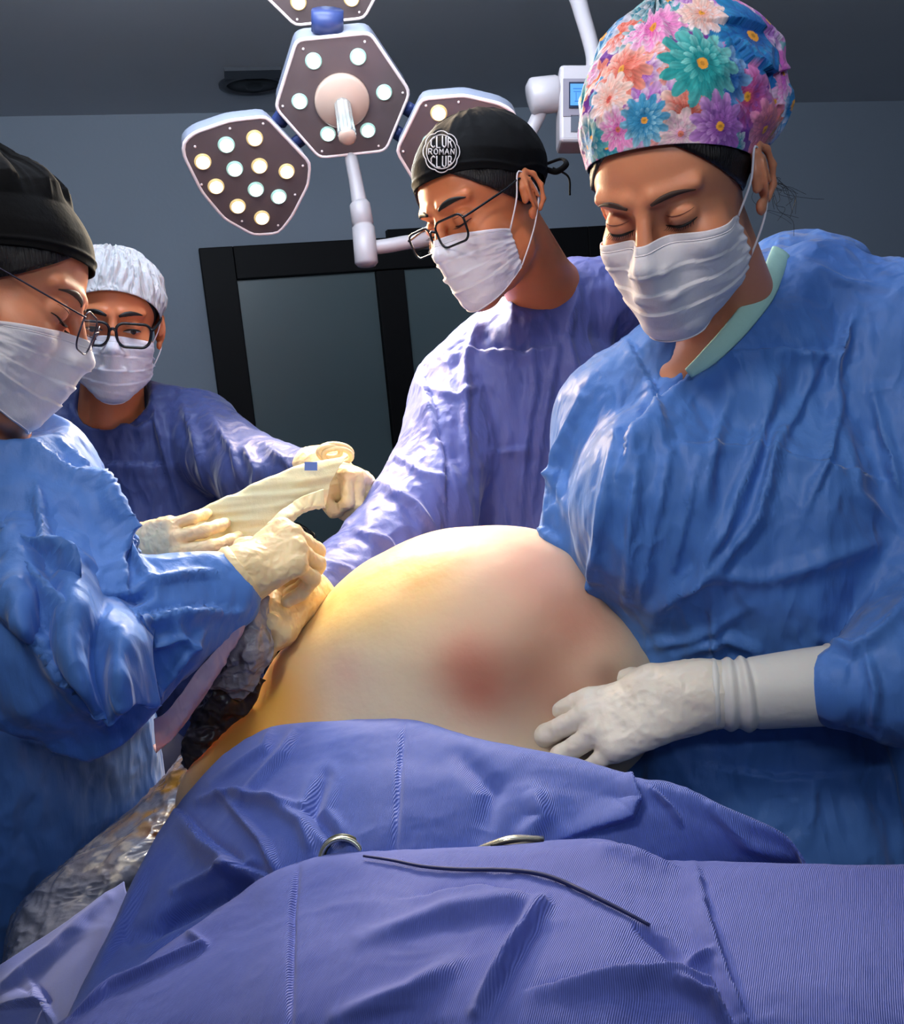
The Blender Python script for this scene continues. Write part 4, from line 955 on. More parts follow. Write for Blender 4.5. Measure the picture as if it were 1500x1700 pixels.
    # gown
    g = [ell(P(885, 790, 1.58), (.205, .13, .30), None, .05), ell(P(880, 1060, 1.60), (.21, .14, .3), None, .06), cap(P(870, 1060, 1.62), (0.15, 1.68, 0.45), .18, .20, .08),
         cap(P(905, 548, 1.55), P(778, 656, 1.54), .066, .078, .05), cap(P(960, 495, 1.57), P(1090, 545, 1.62), .068, .07, .05), cap(P(1080, 570, 1.62), P(1120, 900, 1.6), .07, .065, .04),
         cap(P(778, 664, 1.54), P(700, 850, 1.40), .084, .074, .035), cap(P(700, 850, 1.40), P(590, 960, 1.25), .074, .056, .03), cap(P(590, 960, 1.25), P(510, 1005, 1.14), .054, .034, .02),
         cap(H.w((0, -.028, -.04)), P(893, 455, 1.45), .060, .056, .008, 's'), cap(P(870, 562, 1.535), P(1020, 492, 1.55), .060, .062, .03)]
    V, Fc = carve(g, 0.0048, 2); N = normals(V, Fc)
    V = crumple(V, N, 0.0034, 8, (1, 1, 0.28), 2); N = normals(V, Fc); V = crumple(V, N, 0.0018, 22, (1, 1, .6), 6); N = normals(V, Fc)
    S_ = [([(800, 520), (775, 600), (770, 700), (775, 800)], 9, 0.010, 'r'), ([(880, 560), (885, 650), (870, 760), (860, 880)], 9, 0.010, 'r'), ([(930, 560), (900, 700), (880, 860)], 8, 0.008, 'r'),
          ([(745, 585), (830, 580), (870, 585), (930, 570)], 6, 0.007, 's'), ([(850, 480), (850, 540)], 6, 0.005, 'r'), ([(700, 610), (720, 680), (735, 760), (740, 850)], 9, 0.009, 's'), ([(650, 750), (700, 790), (735, 800)], 8, 0.008, 'r'),
          ([(630, 800), (690, 840), (730, 900)], 9, 0.009, 'r'), ([(590, 880), (640, 900), (680, 960)], 9, 0.008, 'r'), ([(700, 640), (760, 660), (800, 640)], 8, 0.006, 'r'), ([(820, 745), (880, 740)], 6, 0.006, 's'), ([(960, 480), (940, 560), (960, 640)], 9, .008, 'r'), ([(530, 930), (580, 950), (600, 1000)], 8, .008, 'r')]
    V = folds(V, N, S_)
    obj('surgical_gown', relax(V, Fc, 1, .3), Fc, m_gownM, root)
    # gloved hand coming in low, fingers curled round the grey bag
    wr = P(497, 990, 1.075)
    L, tips = hand(wr, P(452, 1015, 1.01) - wr, R_ * 0.2 - F_ * 1.0 + U_ * 0.45, 0.92, 1, curl=((66, 70, 35), (68, 70, 35), (70, 70, 35), (72, 70, 35)), spread=(6, 2, -2, -7), thumb=((.0, .8, -.6), (-.3, .6, -.7)), fist=True)
    make_glove(root, L + path([P(525, 1000, 1.16), P(505, 990, 1.10), P(488, 988, 1.06)], [.034, .031, .028], .012), [], 0.0015, label='pale glove with curled fingers')
    legs(root, 0.15, 1.68)
surgeon_man()
# ================================================================== woman at the left edge in profile
def surgeon_left():
    H = Head(-34, 492, 0.92, -107, 18, 0, .99)
    root = empty('person', (-0.58, 1.2, 0), 'woman in black bouffant cap and thin metal glasses, in profile at left edge', 'person')
    hp = H.prims(True)
    nb = P(-95, 720, 0.98)
    body = hp + [cap(H.w((0, -0.030, -0.035)), nb, 0.050, 0.062, 0.02), ell(P(-60, 830, 1.0), (.13, .08, .09), None, 0.04)]
    V, Fc = carve(body, 0.0023, 1); b = obj('body', V, Fc, m_skin, root)
    for q in (-1, 1):
        brow(H, hp, q, 0.012, 0.050, 0.024, 0.036, 0.026, 0.0034, b); eye(H, hp, q, b, lash=0.0012)
    G, mk = make_mask(H, hp, root, seed=9, zside=-0.026, span=60, puff=0.006, zbs=-0.084, zbot=-.12, wrink=.9); loops(H, G, mk)
    hb = lambda f: 0.082 * (0.5 + 0.5 * math.cos(f)) ** 2 - 0.060 * (0.5 - 0.5 * math.cos(f)) - 0.012 * math.sin(f) ** 2
    Vh, Fh, _ = shell(H, hp, hb, 120, 40, 0.003, smooth=2)
    Nh = normals(Vh, Fh); obj('hair', *thick(Vh + Nh * (0.0018 * ridged(Vh * 60, 2))[:, None], Fh, 0.005), m_hair, root)
    brim = lambda f: 0.064 * max(0, math.cos(f)) ** 1.2 + 0.030 * math.sin(f) ** 2 - 0.02 * max(0, -math.cos(f))
    def puff(PH, TT, D):
        q = np.stack([PH * 2.6, TT * 0.8, 0 * PH], -1).reshape(-1, 3); pl = ridged(q * [1.6, 1, 1], 2).reshape(PH.shape)
        up_ = np.clip((TT - 0.36) / 0.12, 0, 1); back = np.clip(-D[..., 1] * 1.2, 0, 1)
        return 0.003 * np.clip(TT * 6, 0, 1) + up_ * (0.004 + 0.022 * back) + up_ * pl * 0.006 + 0.0018 * np.exp(-((TT - .05) / .012) ** 2) + 0.010 * np.clip(TT / .36, 0, 1) * back
    Vc, Fcc, _ = shell(H, hp, brim, 260, 130, 0.007, puff, pole=(0, -.35, 1))
    obj('scrub_cap', *thick(Vc, Fcc, 0.0015), m_blackcap, root, label='black gathered bouffant scrub cap with a wide band')
    glasses(H, root, wx=0.025, hz=0.020, r=0.013, z=-0.004, y=0.117, rim=0.0009, m=m_wire, wrap=0.14, taper=0.03, tilt=0)
    g = [ell(P(-80, 1150, 1.14), (.21, .14, .36), None, .06), cap(P(-70, 1260, 1.20), (-0.60, 1.30, 0.42), .19, .2, .08), ell(P(40, 915, 1.10), (.12, .10, .14), None, .06),
         cap(P(-120, 760, 1.08), P(30, 800, 1.0), .08, .075, .05), cap(P(30, 810, .985), P(110, 1060, .90), .082, .080, .04), cap(P(110, 1070, .90), P(250, 1030, .93), .078, .052, .035), cap(P(250, 1030, .93), P(365, 983, .975), .052, .040, .02),
         cap(P(235, 1060, .92), P(235, 1125, .905), .036, .018, .03), cap(P(170, 1110, .90), P(215, 1165, .90), .045, .012, .03), cap(P(110, 1120, .90), P(150, 1180, .90), .06, .03, .04),
         cap(P(300, 1035, .955), P(256, 1110, .93), .022, .008, .03), ell(P(100, 1280, 1.22), (.13, .09, .24), None, .05),
         cap(H.w((0, -.028, -.05)), P(-90, 700, .97), .062, .078, .008, 's'), ell(P(40, 700, .94), (.05, .05, .022), None, .01, 's')]
    V, Fc = carve(g, 0.0038, 2); N = normals(V, Fc)
    V = crumple(V, N, 0.0060, 7.5, (1, 1, 0.45), 8); N = normals(V, Fc); V = crumple(V, N, 0.0020, 24, (1, 1, .6), 3); N = normals(V, Fc)
    S_ = [([(60, 800), (75, 900), (140, 990), (190, 1080)], 10, 0.012, 'r'), ([(0, 860), (60, 960), (120, 1050), (165, 1170)], 12, 0.013, 'r'), ([(120, 760), (180, 880), (250, 960)], 10, 0.010, 'r'), ([(70, 740), (150, 810), (200, 900), (215, 980)], 10, 0.010, 's'),
          ([(0, 990), (60, 1040), (130, 1120), (200, 1180)], 10, 0.010, 's'), ([(150, 1030), (240, 1020), (330, 1010), (385, 1010)], 8, 0.010, 's'), ([(200, 1020), (235, 1100), (262, 1160)], 9, 0.011, 'r'), ([(130, 940), (140, 1010), (200, 1040)], 12, -0.012, 'r'),
          ([(230, 970), (300, 955), (360, 950)], 8, .006, 'r'), ([(340, 1040), (300, 1090), (262, 1150)], 7, .008, 'r'), ([(100, 730), (140, 790), (175, 850), (235, 950)], 6, .006, 'r'), ([(20, 1220), (150, 1250), (240, 1200)], 10, .006, 'r')]
    S_ += [([(20, 880), (90, 930), (150, 1000)], 9, .012, 'r'), ([(90, 1000), (170, 1090), (215, 1165)], 8, .012, 'r'), ([(60, 1060), (120, 1130), (180, 1200)], 9, .010, 's'), ([(215, 1010), (250, 1070), (300, 1060)], 8, .009, 'r'), ([(285, 1030), (300, 1060), (330, 1075)], 7, .007, 'r'), ([(170, 1000), (215, 1000), (250, 985)], 8, -.010, 'r')]
    V = folds(V, N, S_, gain=1.7)
    obj('surgical_gown', relax(V, Fc, 1, .3), Fc, m_gownL, root)
    # loose cloth of the sleeve hanging in pointed folds over the forearm
    fr_ = [[(-30, 840, .91), (30, 830, .90), (90, 850, .895), (140, 880, .90), (185, 925, .91), (225, 975, .93), (262, 1005, .94)],
           [(-30, 925, .845), (25, 930, .82), (80, 960, .835), (125, 985, .81), (165, 1020, .83), (205, 1040, .82), (250, 1055, .86)],
           [(-30, 965, .82), (30, 1010, .785), (75, 1040, .815), (120, 1075, .775), (155, 1110, .805), (200, 1110, .785), (248, 1115, .84)],
           [(-30, 985, .82), (34, 1050, .78), (78, 1082, .815), (130, 1130, .77), (168, 1180, .80), (208, 1168, .785), (256, 1160, .84)],
           [(-30, 990, .84), (36, 1060, .80), (80, 1092, .83), (134, 1142, .79), (180, 1204, .80), (214, 1172, .80), (262, 1166, .85)]]
    Vf, Ff = sheet(fr_, 200, 120); Nf = normals(Vf, Ff)
    if (Nf * (CAM - Vf)).sum() < 0: Ff = Ff[:, ::-1]; Nf = -Nf
    Vf = crumple(Vf, Nf, .0035, 16, (1, 1, .5), 5)
    obj('sleeve_fold', *thick(relax(Vf, Ff, 1, .3), Ff, .001), m_gownL, root)
    # pale underside of the loose sleeve
    m_pink = mat('sleeve_lining_pink', srgb(206, 172, 188), 0.55, bumps=[('crease', 50, 0.003, (1, 1, .4)), ('noise', 40, .002, (1, 1, .5))], sss=.2)
    V, Fc = sheet([[(408, 1012, 0.955), (384, 1044, 0.945), (357, 1079, 0.935), (327, 1114, 0.925), (297, 1154, 0.915), (274, 1184, 0.910), (255, 1194, 0.905)],
                   [(404, 1039, 0.960), (390, 1070, 0.955), (364, 1112, 0.945), (337, 1154, 0.935), (310, 1194, 0.925), (282, 1229, 0.920), (258, 1246, 0.915)],
                   [(408, 1034, 1.000), (390, 1064, 1.000), (362, 1104, 1.000), (332, 1144, 0.990), (302, 1184, 0.970), (274, 1219, 0.960), (252, 1234, 0.950)]], 90, 36)
    N = normals(V, Fc); V = crumple(V, N, 0.002, 30, (1, 1, 1), 2); obj('sleeve_lining', *thick(V, Fc, 0.001), m_pink, root, label='pinkish pale underside of the loose sleeve')
    # fist
    wr = P(365, 975, .975)
    L, tips = hand(wr, P(468, 905, .99) - wr, U_ * 0.75 - F_ * 0.75 - R_ * .15, 1.02, -1, curl=((70, 70, 35), (74, 70, 35), (76, 70, 35), (78, 70, 35)), spread=(4, 1, -2, -5), thumb=((-.1, .9, -.5), (-.5, .7, -.5)))
    cf = [cap(P(352, 980, .972), P(405, 950, .98), .037, .031, .012)]
    make_glove(root, L + cf, [], 0.0015, label='yellow-lit latex glove closed in a fist')
    pts = catmull(np.array([P(352, 985, .973), P(362, 978, .973), P(385, 964, .976), P(408, 948, .98)]), 30); t = np.linspace(0, 1, 30)
    rr = 0.0405 - 0.006 * t + .0008 * np.sin(t * 30); V, Fc = tube(pts, 0.01, 40)
    for i in range(30): V[i * 40:(i + 1) * 40] = pts[i] + (V[i * 40:(i + 1) * 40] - pts[i]) / .01 * rr[i]
    obj('glove_cuff', V, Fc, m_glove, root)
    legs(root, -0.60, 1.30)
surgeon_left()
# ================================================================== nurse at the back left
def nurse():
    H = Head(188, 547, 1.62, -20, 13, 0, 1.0)
    root = empty('person', (-0.6, 1.8, 0), 'woman in white mesh hair cap and thick black glasses, dark blue gown, farthest back', 'person')
    hp = H.prims(True)
    nb = P(185, 690, 1.70)
    body = hp + [cap(H.w((0, -0.030, -0.035)), nb, 0.050, 0.060, 0.02), ell(P(190, 770, 1.73), (.13, .07, .08), None, 0.04)]
    V, Fc = carve(body, 0.0027, 1); b = obj('body', V, Fc, m_skin2, root)
    for q in (-1, 1):
        brow(H, hp, q, 0.010, 0.048, 0.026, 0.036, 0.030, 0.0040, b, m_lash); eye(H, hp, q, b, open_=0.006, lash=0.0016)
    G, mk = make_mask(H, hp, root, seed=12, zside=-0.024, span=72, puff=0.008); loops(H, G, mk)
    hb = lambda f: 0.083 * (0.5 + 0.5 * math.cos(f)) ** 2 - 0.055 * (0.5 - 0.5 * math.cos(f)) - 0.0 * math.sin(f) ** 2
    Vh, Fh, _ = shell(H, hp, hb, 100, 30, 0.002, smooth=2); obj('hair', *thick(Vh, Fh, 0.004), m_hair, root)
    m_net = mat('mesh_cap_white', srgb(206, 200, 202), 0.7, bumps=[('noise', 120, .004, (1, 1, .4)), ('crease', 60, .004, (1, 1, .3))], sss=.2, var=.12, varscale=30)
    brim = lambda f: 0.066 * max(0, math.cos(f)) ** 1.2 + 0.012 * math.sin(f) ** 2 - 0.04 * max(0, -math.cos(f))
    def puff(PH, TT, D):
        pl = np.abs(np.sin(PH * 15 + 2.5 * np.sin(TT * 3) + 1.5 * vnoise(np.stack([PH * 4, TT * 3, 0 * PH], -1).reshape(-1, 3)).reshape(PH.shape))) * 0.0085 * np.clip(TT * 4, 0, 1) * np.clip((1.05 - TT) * 2, 0, 1)
        q = np.stack([PH * 3, TT * 3, 0 * PH], -1).reshape(-1, 3)
        return pl + 0.003 * np.clip(TT * 2, 0, 1) + 0.004 * ridged(q, 2).reshape(PH.shape) * np.clip(TT * 3, 0, 1) + 0.003 * np.exp(-(TT / .05) ** 2)
    Vc, Fcc, _ = shell(H, hp, brim, 300, 90, 0.007, puff, pole=(0, -.15, 1))
    obj('hair_net_cap', *thick(Vc, Fcc, 0.0015), m_net, root, label='white pleated mesh cap')
    glasses(H, root, wx=0.0275, hz=0.0195, r=0.014, z=-0.004, y=0.114, rim=0.0025, wrap=0.10, taper=0.10, tilt=0)
    g = [ell(P(215, 850, 1.76), (.215, .13, .26), None, .05), cap(P(200, 1000, 1.78), (-0.60, 1.86, 0.5), .20, .22, .08), cap(P(165, 722, 1.74), P(60, 765, 1.74), .068, .068, .05), cap(P(200, 718, 1.74), P(322, 718, 1.74), .068, .070, .05),
         cap(P(322, 720, 1.74), P(432, 795, 1.56), .074, .066, .035), cap(P(432, 795, 1.56), P(530, 792, 1.45), .062, .040, .025), cap(P(60, 770, 1.72), P(60, 930, 1.50), .065, .055, .03), cap(P(60, 930, 1.50), P(190, 920, 1.40), .055, .04, .03),
         cap(H.w((0, -.028, -.05)), P(190, 672, 1.68), .060, .066, .008, 's'), ell(P(205, 680, 1.60), (.05, .04, .022), None, .01, 's')]
    V, Fc = carve(g, 0.0055, 2); N = normals(V, Fc)
    V = crumple(V, N, 0.0042, 7, (1, 1, 0.28), 5); N = normals(V, Fc); V = crumple(V, N, 0.0018, 18, (1, 1, .6), 9); N = normals(V, Fc)
    S_ = [([(250, 660), (270, 730), (300, 850)], 8, 0.010, 'r'), ([(300, 660), (330, 740), (350, 830)], 8, 0.010, 'r'), ([(350, 690), (390, 750), (400, 800)], 8, 0.010, 'r'), ([(180, 700), (230, 710), (255, 690)], 7, 0.008, 's'), ([(440, 740), (480, 770), (510, 800)], 7, 0.008, 'r'), ([(90, 750), (180, 770), (280, 770)], 7, .006, 's'), ([(400, 740), (430, 780), (420, 830)], 8, .009, 'r')]
    V = folds(V, N, S_); obj('surgical_gown', relax(V, Fc, 1, .3), Fc, m_gownN, root)
    # left hand: fist gripping the gauze, glove rolled at the wrist
    wr = P(536, 772, 1.42); L, t_ = hand(wr, P(600, 800, 1.36) - wr + U_ * .01, U_ * 0.55 - F_ * 0.35 + R_ * .5, 1.0, 1, curl=((65, 75, 40), (70, 75, 40), (72, 75, 40), (74, 75, 40)), spread=(5, 2, -2, -6), thumb=((.0, .8, -.8), (-.4, .6, -.7)), fist=True)
    make_glove(root, L + [cap(P(520, 775, 1.43), P(548, 772, 1.41), .033, .031, .01)], [], 0.0018, label='yellow-lit glove in a fist at the far end of the gauze')
    for k, (x, y, r_) in enumerate(((556, 752, .026), (560, 757, .022), (548, 750, .016))):
        c = P(x, y, 1.375 - .003 * k); e1, e2 = R_ * .95 + F_ * .2, U_ * .5 - F_ * .3
        obj('glove_roll', *tube([c + r_ * (math.cos(a) * e1 + math.sin(a) * e2) for a in np.linspace(0, 2 * math.pi, 28, endpoint=False)], 0.0042, 8, closed=True), m_glove, root)
    # right hand: pinching the near end
    wr = P(218, 908, 1.26); L, t_ = hand(wr, P(345, 905, 1.17) - wr, -F_ * 0.9 - U_ * 0.15 + R_ * .1, 1.0, 1, curl=((30, 45, 25), (36, 48, 25), (42, 50, 25), (48, 50, 25)), spread=(6, 2, -3, -7), thumb=((.15, 1, -.15), (-.15, 1, -.2)))
    make_glove(root, L + [cap(P(190, 905, 1.36), P(228, 908, 1.265), .036, .031, .012)], [], 0.0018, label='glove pinching the near end of the gauze')
    legs(root, -0.6, 1.86)
nurse()
# ================================================================== patient, drapes and things on the table
def zd(px, py, z):
    r = P(px, py, 1.0) - CAM; return (z - CAM[2]) / r[2]
def Z(px, py, z): return (px, py, zd(px, py, z))
def patient():
    root = empty('person', (0.0, 1.05, 0.80), 'patient lying under the drapes, a rounded mound of bare skin yellowed by antiseptic', 'person')
    L = [ell(P(770, 1095, 1.10), (.178, .16, .160), None, .05), ell(P(640, 1150, 1.07), (.115, .12, .11), None, .06), ell(P(975, 1135, 1.06), (.082, .10, .085), None, .05), ell(P(870, 1010, 1.10), (.10, .10, .088), None, .05),
         cap(P(540, 1200, 1.07), P(405, 1330, 1.04), .085, .075, .06), ell(P(690, 1330, 1.04), (.20, .20, .11), None, .08), ell(P(1000, 1190, 1.04), (.05, .06, .05), None, .04)]
    V, Fc = carve(L, 0.005, 3); N = normals(V, Fc); V = V + N * (0.0025 * fbm(V * 14, 2))[:, None]
    px, py, dd = proj(V); col = np.tile(np.array(srgb(226, 204, 174)), (len(V), 1))
    # skin tone patches: iodine yellow, flushed pink and bruised areas, each fixed to the body
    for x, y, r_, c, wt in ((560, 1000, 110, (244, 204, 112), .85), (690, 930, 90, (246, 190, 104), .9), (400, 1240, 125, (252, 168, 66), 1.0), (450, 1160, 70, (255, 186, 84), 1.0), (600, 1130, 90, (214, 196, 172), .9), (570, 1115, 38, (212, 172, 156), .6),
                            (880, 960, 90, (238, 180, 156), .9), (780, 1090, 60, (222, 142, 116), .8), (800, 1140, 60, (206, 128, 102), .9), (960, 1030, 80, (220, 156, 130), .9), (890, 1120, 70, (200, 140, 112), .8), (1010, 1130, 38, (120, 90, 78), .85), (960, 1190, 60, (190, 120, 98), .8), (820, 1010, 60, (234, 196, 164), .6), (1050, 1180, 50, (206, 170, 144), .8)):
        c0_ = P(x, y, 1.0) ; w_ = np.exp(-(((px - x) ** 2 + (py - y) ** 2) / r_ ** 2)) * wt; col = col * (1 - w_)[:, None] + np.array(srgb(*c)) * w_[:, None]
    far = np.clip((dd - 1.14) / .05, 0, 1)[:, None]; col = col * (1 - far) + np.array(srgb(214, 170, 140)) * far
    obj('body', V, Fc, mat('antiseptic_skin', (1, 1, 1), 0.5, vcol=True, sss=.5, sscol=(.03, .015, .01), bumps=[('noise', 25, .002, (1, 1, 1))]), root, col=col)
patient()

twill = [('line', 260, 0.00035, (1, 1, 1)), ('crease', 9, 0.006, (1, 1, 1)), ('noise', 500, 0.0001, (1, 1, 1))]
m_drA = mat('drape_blue', srgb(74, 96, 182), 0.62, var=.12, varscale=4, tint=srgb(92, 114, 198), bumps=twill, sheen=.2)
m_drB = mat('drape_blue_violet', srgb(80, 94, 180), 0.62, var=.12, varscale=4, tint=srgb(102, 116, 200), bumps=twill, sheen=.2)
m_drC = mat('drape_blue_light', srgb(124, 138, 216), 0.62, var=.10, varscale=6, bumps=twill, sheen=.2)
def drape(name, rows, nu, nv, S_, m, label, t=0.0015, seed=0, cr=0.0022):
    V, Fc = sheet(rows, nu, nv); N = normals(V, Fc)
    if (N * (CAM - V)).sum() < 0: Fc = Fc[:, ::-1]; N = -N
    V = crumple(V, N, cr, 7, (1, 1, 1), seed, 'n'); N = normals(V, Fc); V = crumple(V, N, cr * .35, 20, (1, 1, 1), seed + 2); N = normals(V, Fc)
    V = folds(V, N, S_); V = relax(V, Fc, 1, .3)
    o = obj(name, *thick(V, Fc, t), m); tag(o, label, 'surgical drape'); return V, o
xs = [110, 205, 268, 340, 440, 560, 680, 800, 960, 1058, 1112, 1215, 1305, 1340]
ys = [1690, 1500, 1375, 1286, 1212, 1198, 1196, 1228, 1258, 1290, 1298, 1347, 1390, 1445]
zt_ = [.96, 1.00, 1.03, 1.06, 1.09, 1.095, 1.10, 1.095, 1.085, 1.075, 1.07, 1.05, 1.03, 1.01]
def lerpy(k, bot): return [y * (1 - k) + bot * k for y in ys]
rowsA = [[Z(x, y + 34, z - .055) for x, y, z in zip(xs, ys, zt_)], [Z(x, y, z) for x, y, z in zip(xs, ys, zt_)]]
for k, dz in ((.25, -.012), (.5, -.03), (.75, -.05), (1.0, -.075)):
    bx_ = [130, 225, 300, 380, 460, 570, 690, 810, 950, 1050, 1110, 1215, 1315, 1370]; by_ = [1760, 1720, 1640, 1560, 1510, 1490, 1490, 1490, 1490, 1490, 1490, 1490, 1490, 1490]
    rowsA.append([Z(x + (b1 - x) * k, y + (b2 - y) * k, max(.985, z + dz)) for x, y, z, b1, b2 in zip(xs, ys, zt_, bx_, by_)])
SA = [([(450, 1210), (440, 1245), (350, 1300)], 9, .006, 'r'), ([(490, 1212), (470, 1250), (395, 1330)], 10, .006, 'r'), ([(330, 1330), (390, 1320), (500, 1340)], 9, .009, 'r'), ([(300, 1350), (350, 1400), (410, 1440), (450, 1455)], 12, .012, 's'), ([(370, 1320), (440, 1400), (460, 1450)], 9, .008, 'r'),
      ([(220, 1560), (330, 1500), (430, 1460)], 16, -.016, 'r'), ([(672, 1200), (662, 1290), (655, 1410)], 5, -.005, 'r'), ([(440, 1320), (500, 1370), (520, 1420)], 12, .007, 'r'), ([(880, 1310), (900, 1360), (860, 1400)], 20, .007, 'r'), ([(1045, 1280), (1065, 1330), (1050, 1360), (950, 1390)], 12, .010, 's'),
      ([(1080, 1310), (1110, 1340), (1130, 1370)], 6, .006, 'r'), ([(760, 1250), (820, 1310), (800, 1380)], 22, -.006, 'r'), ([(1180, 1340), (1240, 1400), (1310, 1420)], 14, .006, 'r'), ([(540, 1290), (520, 1350), (560, 1400)], 12, .006, 'v'), ([(290, 1480), (370, 1450), (420, 1430)], 10, .008, 'r')]
VA, _ = drape('surgical_drape', rowsA, 420, 200, SA, m_drA, 'blue surgical drape covering the patient up to the mound, with a seam down its middle', seed=1)
ex = [60, 140, 215, 310, 400, 450, 505, 600, 800, 980, 1050, 1120, 1300, 1420, 1540]
ey = [1730, 1668, 1612, 1545, 1480, 1452, 1432, 1417, 1408, 1397, 1413, 1432, 1433, 1435, 1438]
ez = [.985, 1.0, 1.01, 1.02, 1.03, 1.04, 1.045, 1.05, 1.055, 1.055, 1.05, 1.045, 1.045, 1.045, 1.045]
rowsB = [[Z(x, y + 26, z - .05) for x, y, z in zip(ex, ey, ez)], [Z(x, y, z) for x, y, z in zip(ex, ey, ez)]]
for k, dz in ((.2, .0), (.45, -.004), (.7, -.012), (1.0, -.03)):
    rowsB.append([Z(x * (1 - k) + (-120 + 1740 * i / 14) * k, y * (1 - k) + (1800 if i > 2 else 1830) * k, z + dz) for i, (x, y, z) in enumerate(zip(ex, ey, ez))])
SB = [([(495, 1432), (485, 1520), (482, 1700)], 6, -.005, 'r'), ([(310, 1545), (340, 1570), (180, 1640), (110, 1700)], 7, .006, 'r'), ([(900, 1500), (850, 1580), (790, 1680)], 13, .011, 'r'), ([(700, 1490), (800, 1480), (900, 1500)], 14, .006, 's'), ([(1160, 1440), (1180, 1540), (1200, 1600), (1240, 1690)], 9, .007, 's'), ([(1180, 1590), (1140, 1600)], 8, .006, 'r'),
      ([(900, 1640), (1020, 1620), (1120, 1620), (1180, 1640), (1210, 1690)], 10, .010, 's'), ([(1120, 1640), (1180, 1670), (1200, 1700)], 8, .008, 'r'), ([(600, 1560), (740, 1520), (900, 1500)], 18, .006, 'r'), ([(560, 1690), (680, 1650), (760, 1600)], 20, .007, 'r'), ([(1060, 1540), (1100, 1570), (1130, 1600)], 10, -.007, 'r'), ([(990, 1400), (1050, 1415), (1115, 1435)], 6, .005, 's')]
VB, _ = drape('surgical_drape', rowsB, 440, 180, SB, m_drB, 'nearest violet-blue drape with diagonal ribbing across the bottom of the view', seed=4)
V, _ = drape('surgical_drape', [[Z(205, 1462, .97), Z(140, 1510, .95), Z(60, 1562, .93), Z(0, 1602, .92), Z(-50, 1630, .90)], [Z(215, 1530, .96), Z(140, 1570, .945), Z(70, 1620, .925), Z(0, 1650, .91), Z(-50, 1680, .89)],
             [Z(170, 1620, .95), Z(110, 1670, .93), Z(50, 1690, .91), Z(0, 1720, .90), Z(-50, 1750, .88)], [Z(170, 1800, .93), Z(110, 1810, .91), Z(50, 1820, .89), Z(0, 1830, .88), Z(-50, 1840, .86)]], 110, 110,
             [([(180, 1490), (90, 1580), (0, 1640)], 12, .008, 'r'), ([(60, 1640), (75, 1665), (0, 1675)], 10, .008, 's')], m_drC, 'pale blue drape corner at lower left beside the stained plastic sheet', seed=7)
# stained plastic sheet
rl = [(345, 1212), (235, 1333), (108, 1440), (33, 1516), (12, 1600)]; rr_ = [(430, 1225), (330, 1330), (262, 1440), (215, 1500), (90, 1650)]
rows = []
for k in (0, .33, .66, 1.0): rows.append([Z(a[0] + (b_[0] - a[0]) * k, a[1] + (b_[1] - a[1]) * k, (1.0 if i == 0 else .97 - .02 * i) + .015 * math.sin(k * 3)) for i, (a, b_) in enumerate(zip(rl, rr_))])
rows.insert(0, [Z(a[0] - 2, a[1] + 6, .90 - .02 * i) for i, a in enumerate(rl)])
V, Fc = sheet(rows, 260, 90); N = normals(V, Fc)
if (N * (CAM - V)).sum() < 0: Fc = Fc[:, ::-1]; N = -N
V = crumple(V, N, .003, 26, (1, 1, 1), 3); px, py, dd = proj(V)
col = np.tile(np.array(srgb(128, 134, 158)), (len(V), 1)); n_ = fbm(V * 38, 3); n2_ = fbm(V * 90 + 4, 2)
wht = np.clip(n2_ * 2.0 - .1, 0, 1) * np.exp(-(((px - 190) / 80) ** 2 + ((py - 1440) / 70) ** 2)); col = col * (1 - wht[:, None] * .8) + np.array(srgb(225, 220, 215)) * wht[:, None] * .8
st = np.clip(n_ * 1.6 + .55, 0, 1) * np.exp(-(((px + (py - 1310) * .85 - 285) / 55) ** 2 + ((py - 1310) / 95) ** 2)); col = col * (1 - st[:, None]) + np.array(srgb(176, 132, 42)) * st[:, None]
br = np.clip(n2_ * 2 + .5, 0, 1) * np.exp(-(((px - 254) / 16) ** 2 + ((py - 1385) / 18) ** 2)); col = col * (1 - br[:, None]) + np.array(srgb(110, 62, 16)) * br[:, None]
V2, F2 = thick(V, Fc, .0008)
tag(obj('plastic_sheet', V2, F2, mat('plastic_film', (1, 1, 1), .22, vcol=True, bumps=[('noise', 40, .003, (1, 1, 1))], trans=.25, coat=.4), col=np.concatenate([col, col])), 'crinkled clear plastic sheet with yellow-brown antiseptic stains beside the patient', 'plastic sheet')
# operating table under everything
tb = empty('operating_table', (0.0, .95, 0), 'operating table hidden under the blue drapes', 'table')
bevel(obj('table_top', *box((-0.02, .86, .80), (.17, .32, .04)), mat('table_pad', srgb(30, 32, 38), .5), tb, smooth=False), .02)
obj('table_column', *lathe([(.16, 0), (.16, .05), (.07, .1), (.07, .8)], np.array([-.02, .86, 0.0]), (0, 0, 1)), m_lampgrey, tb)

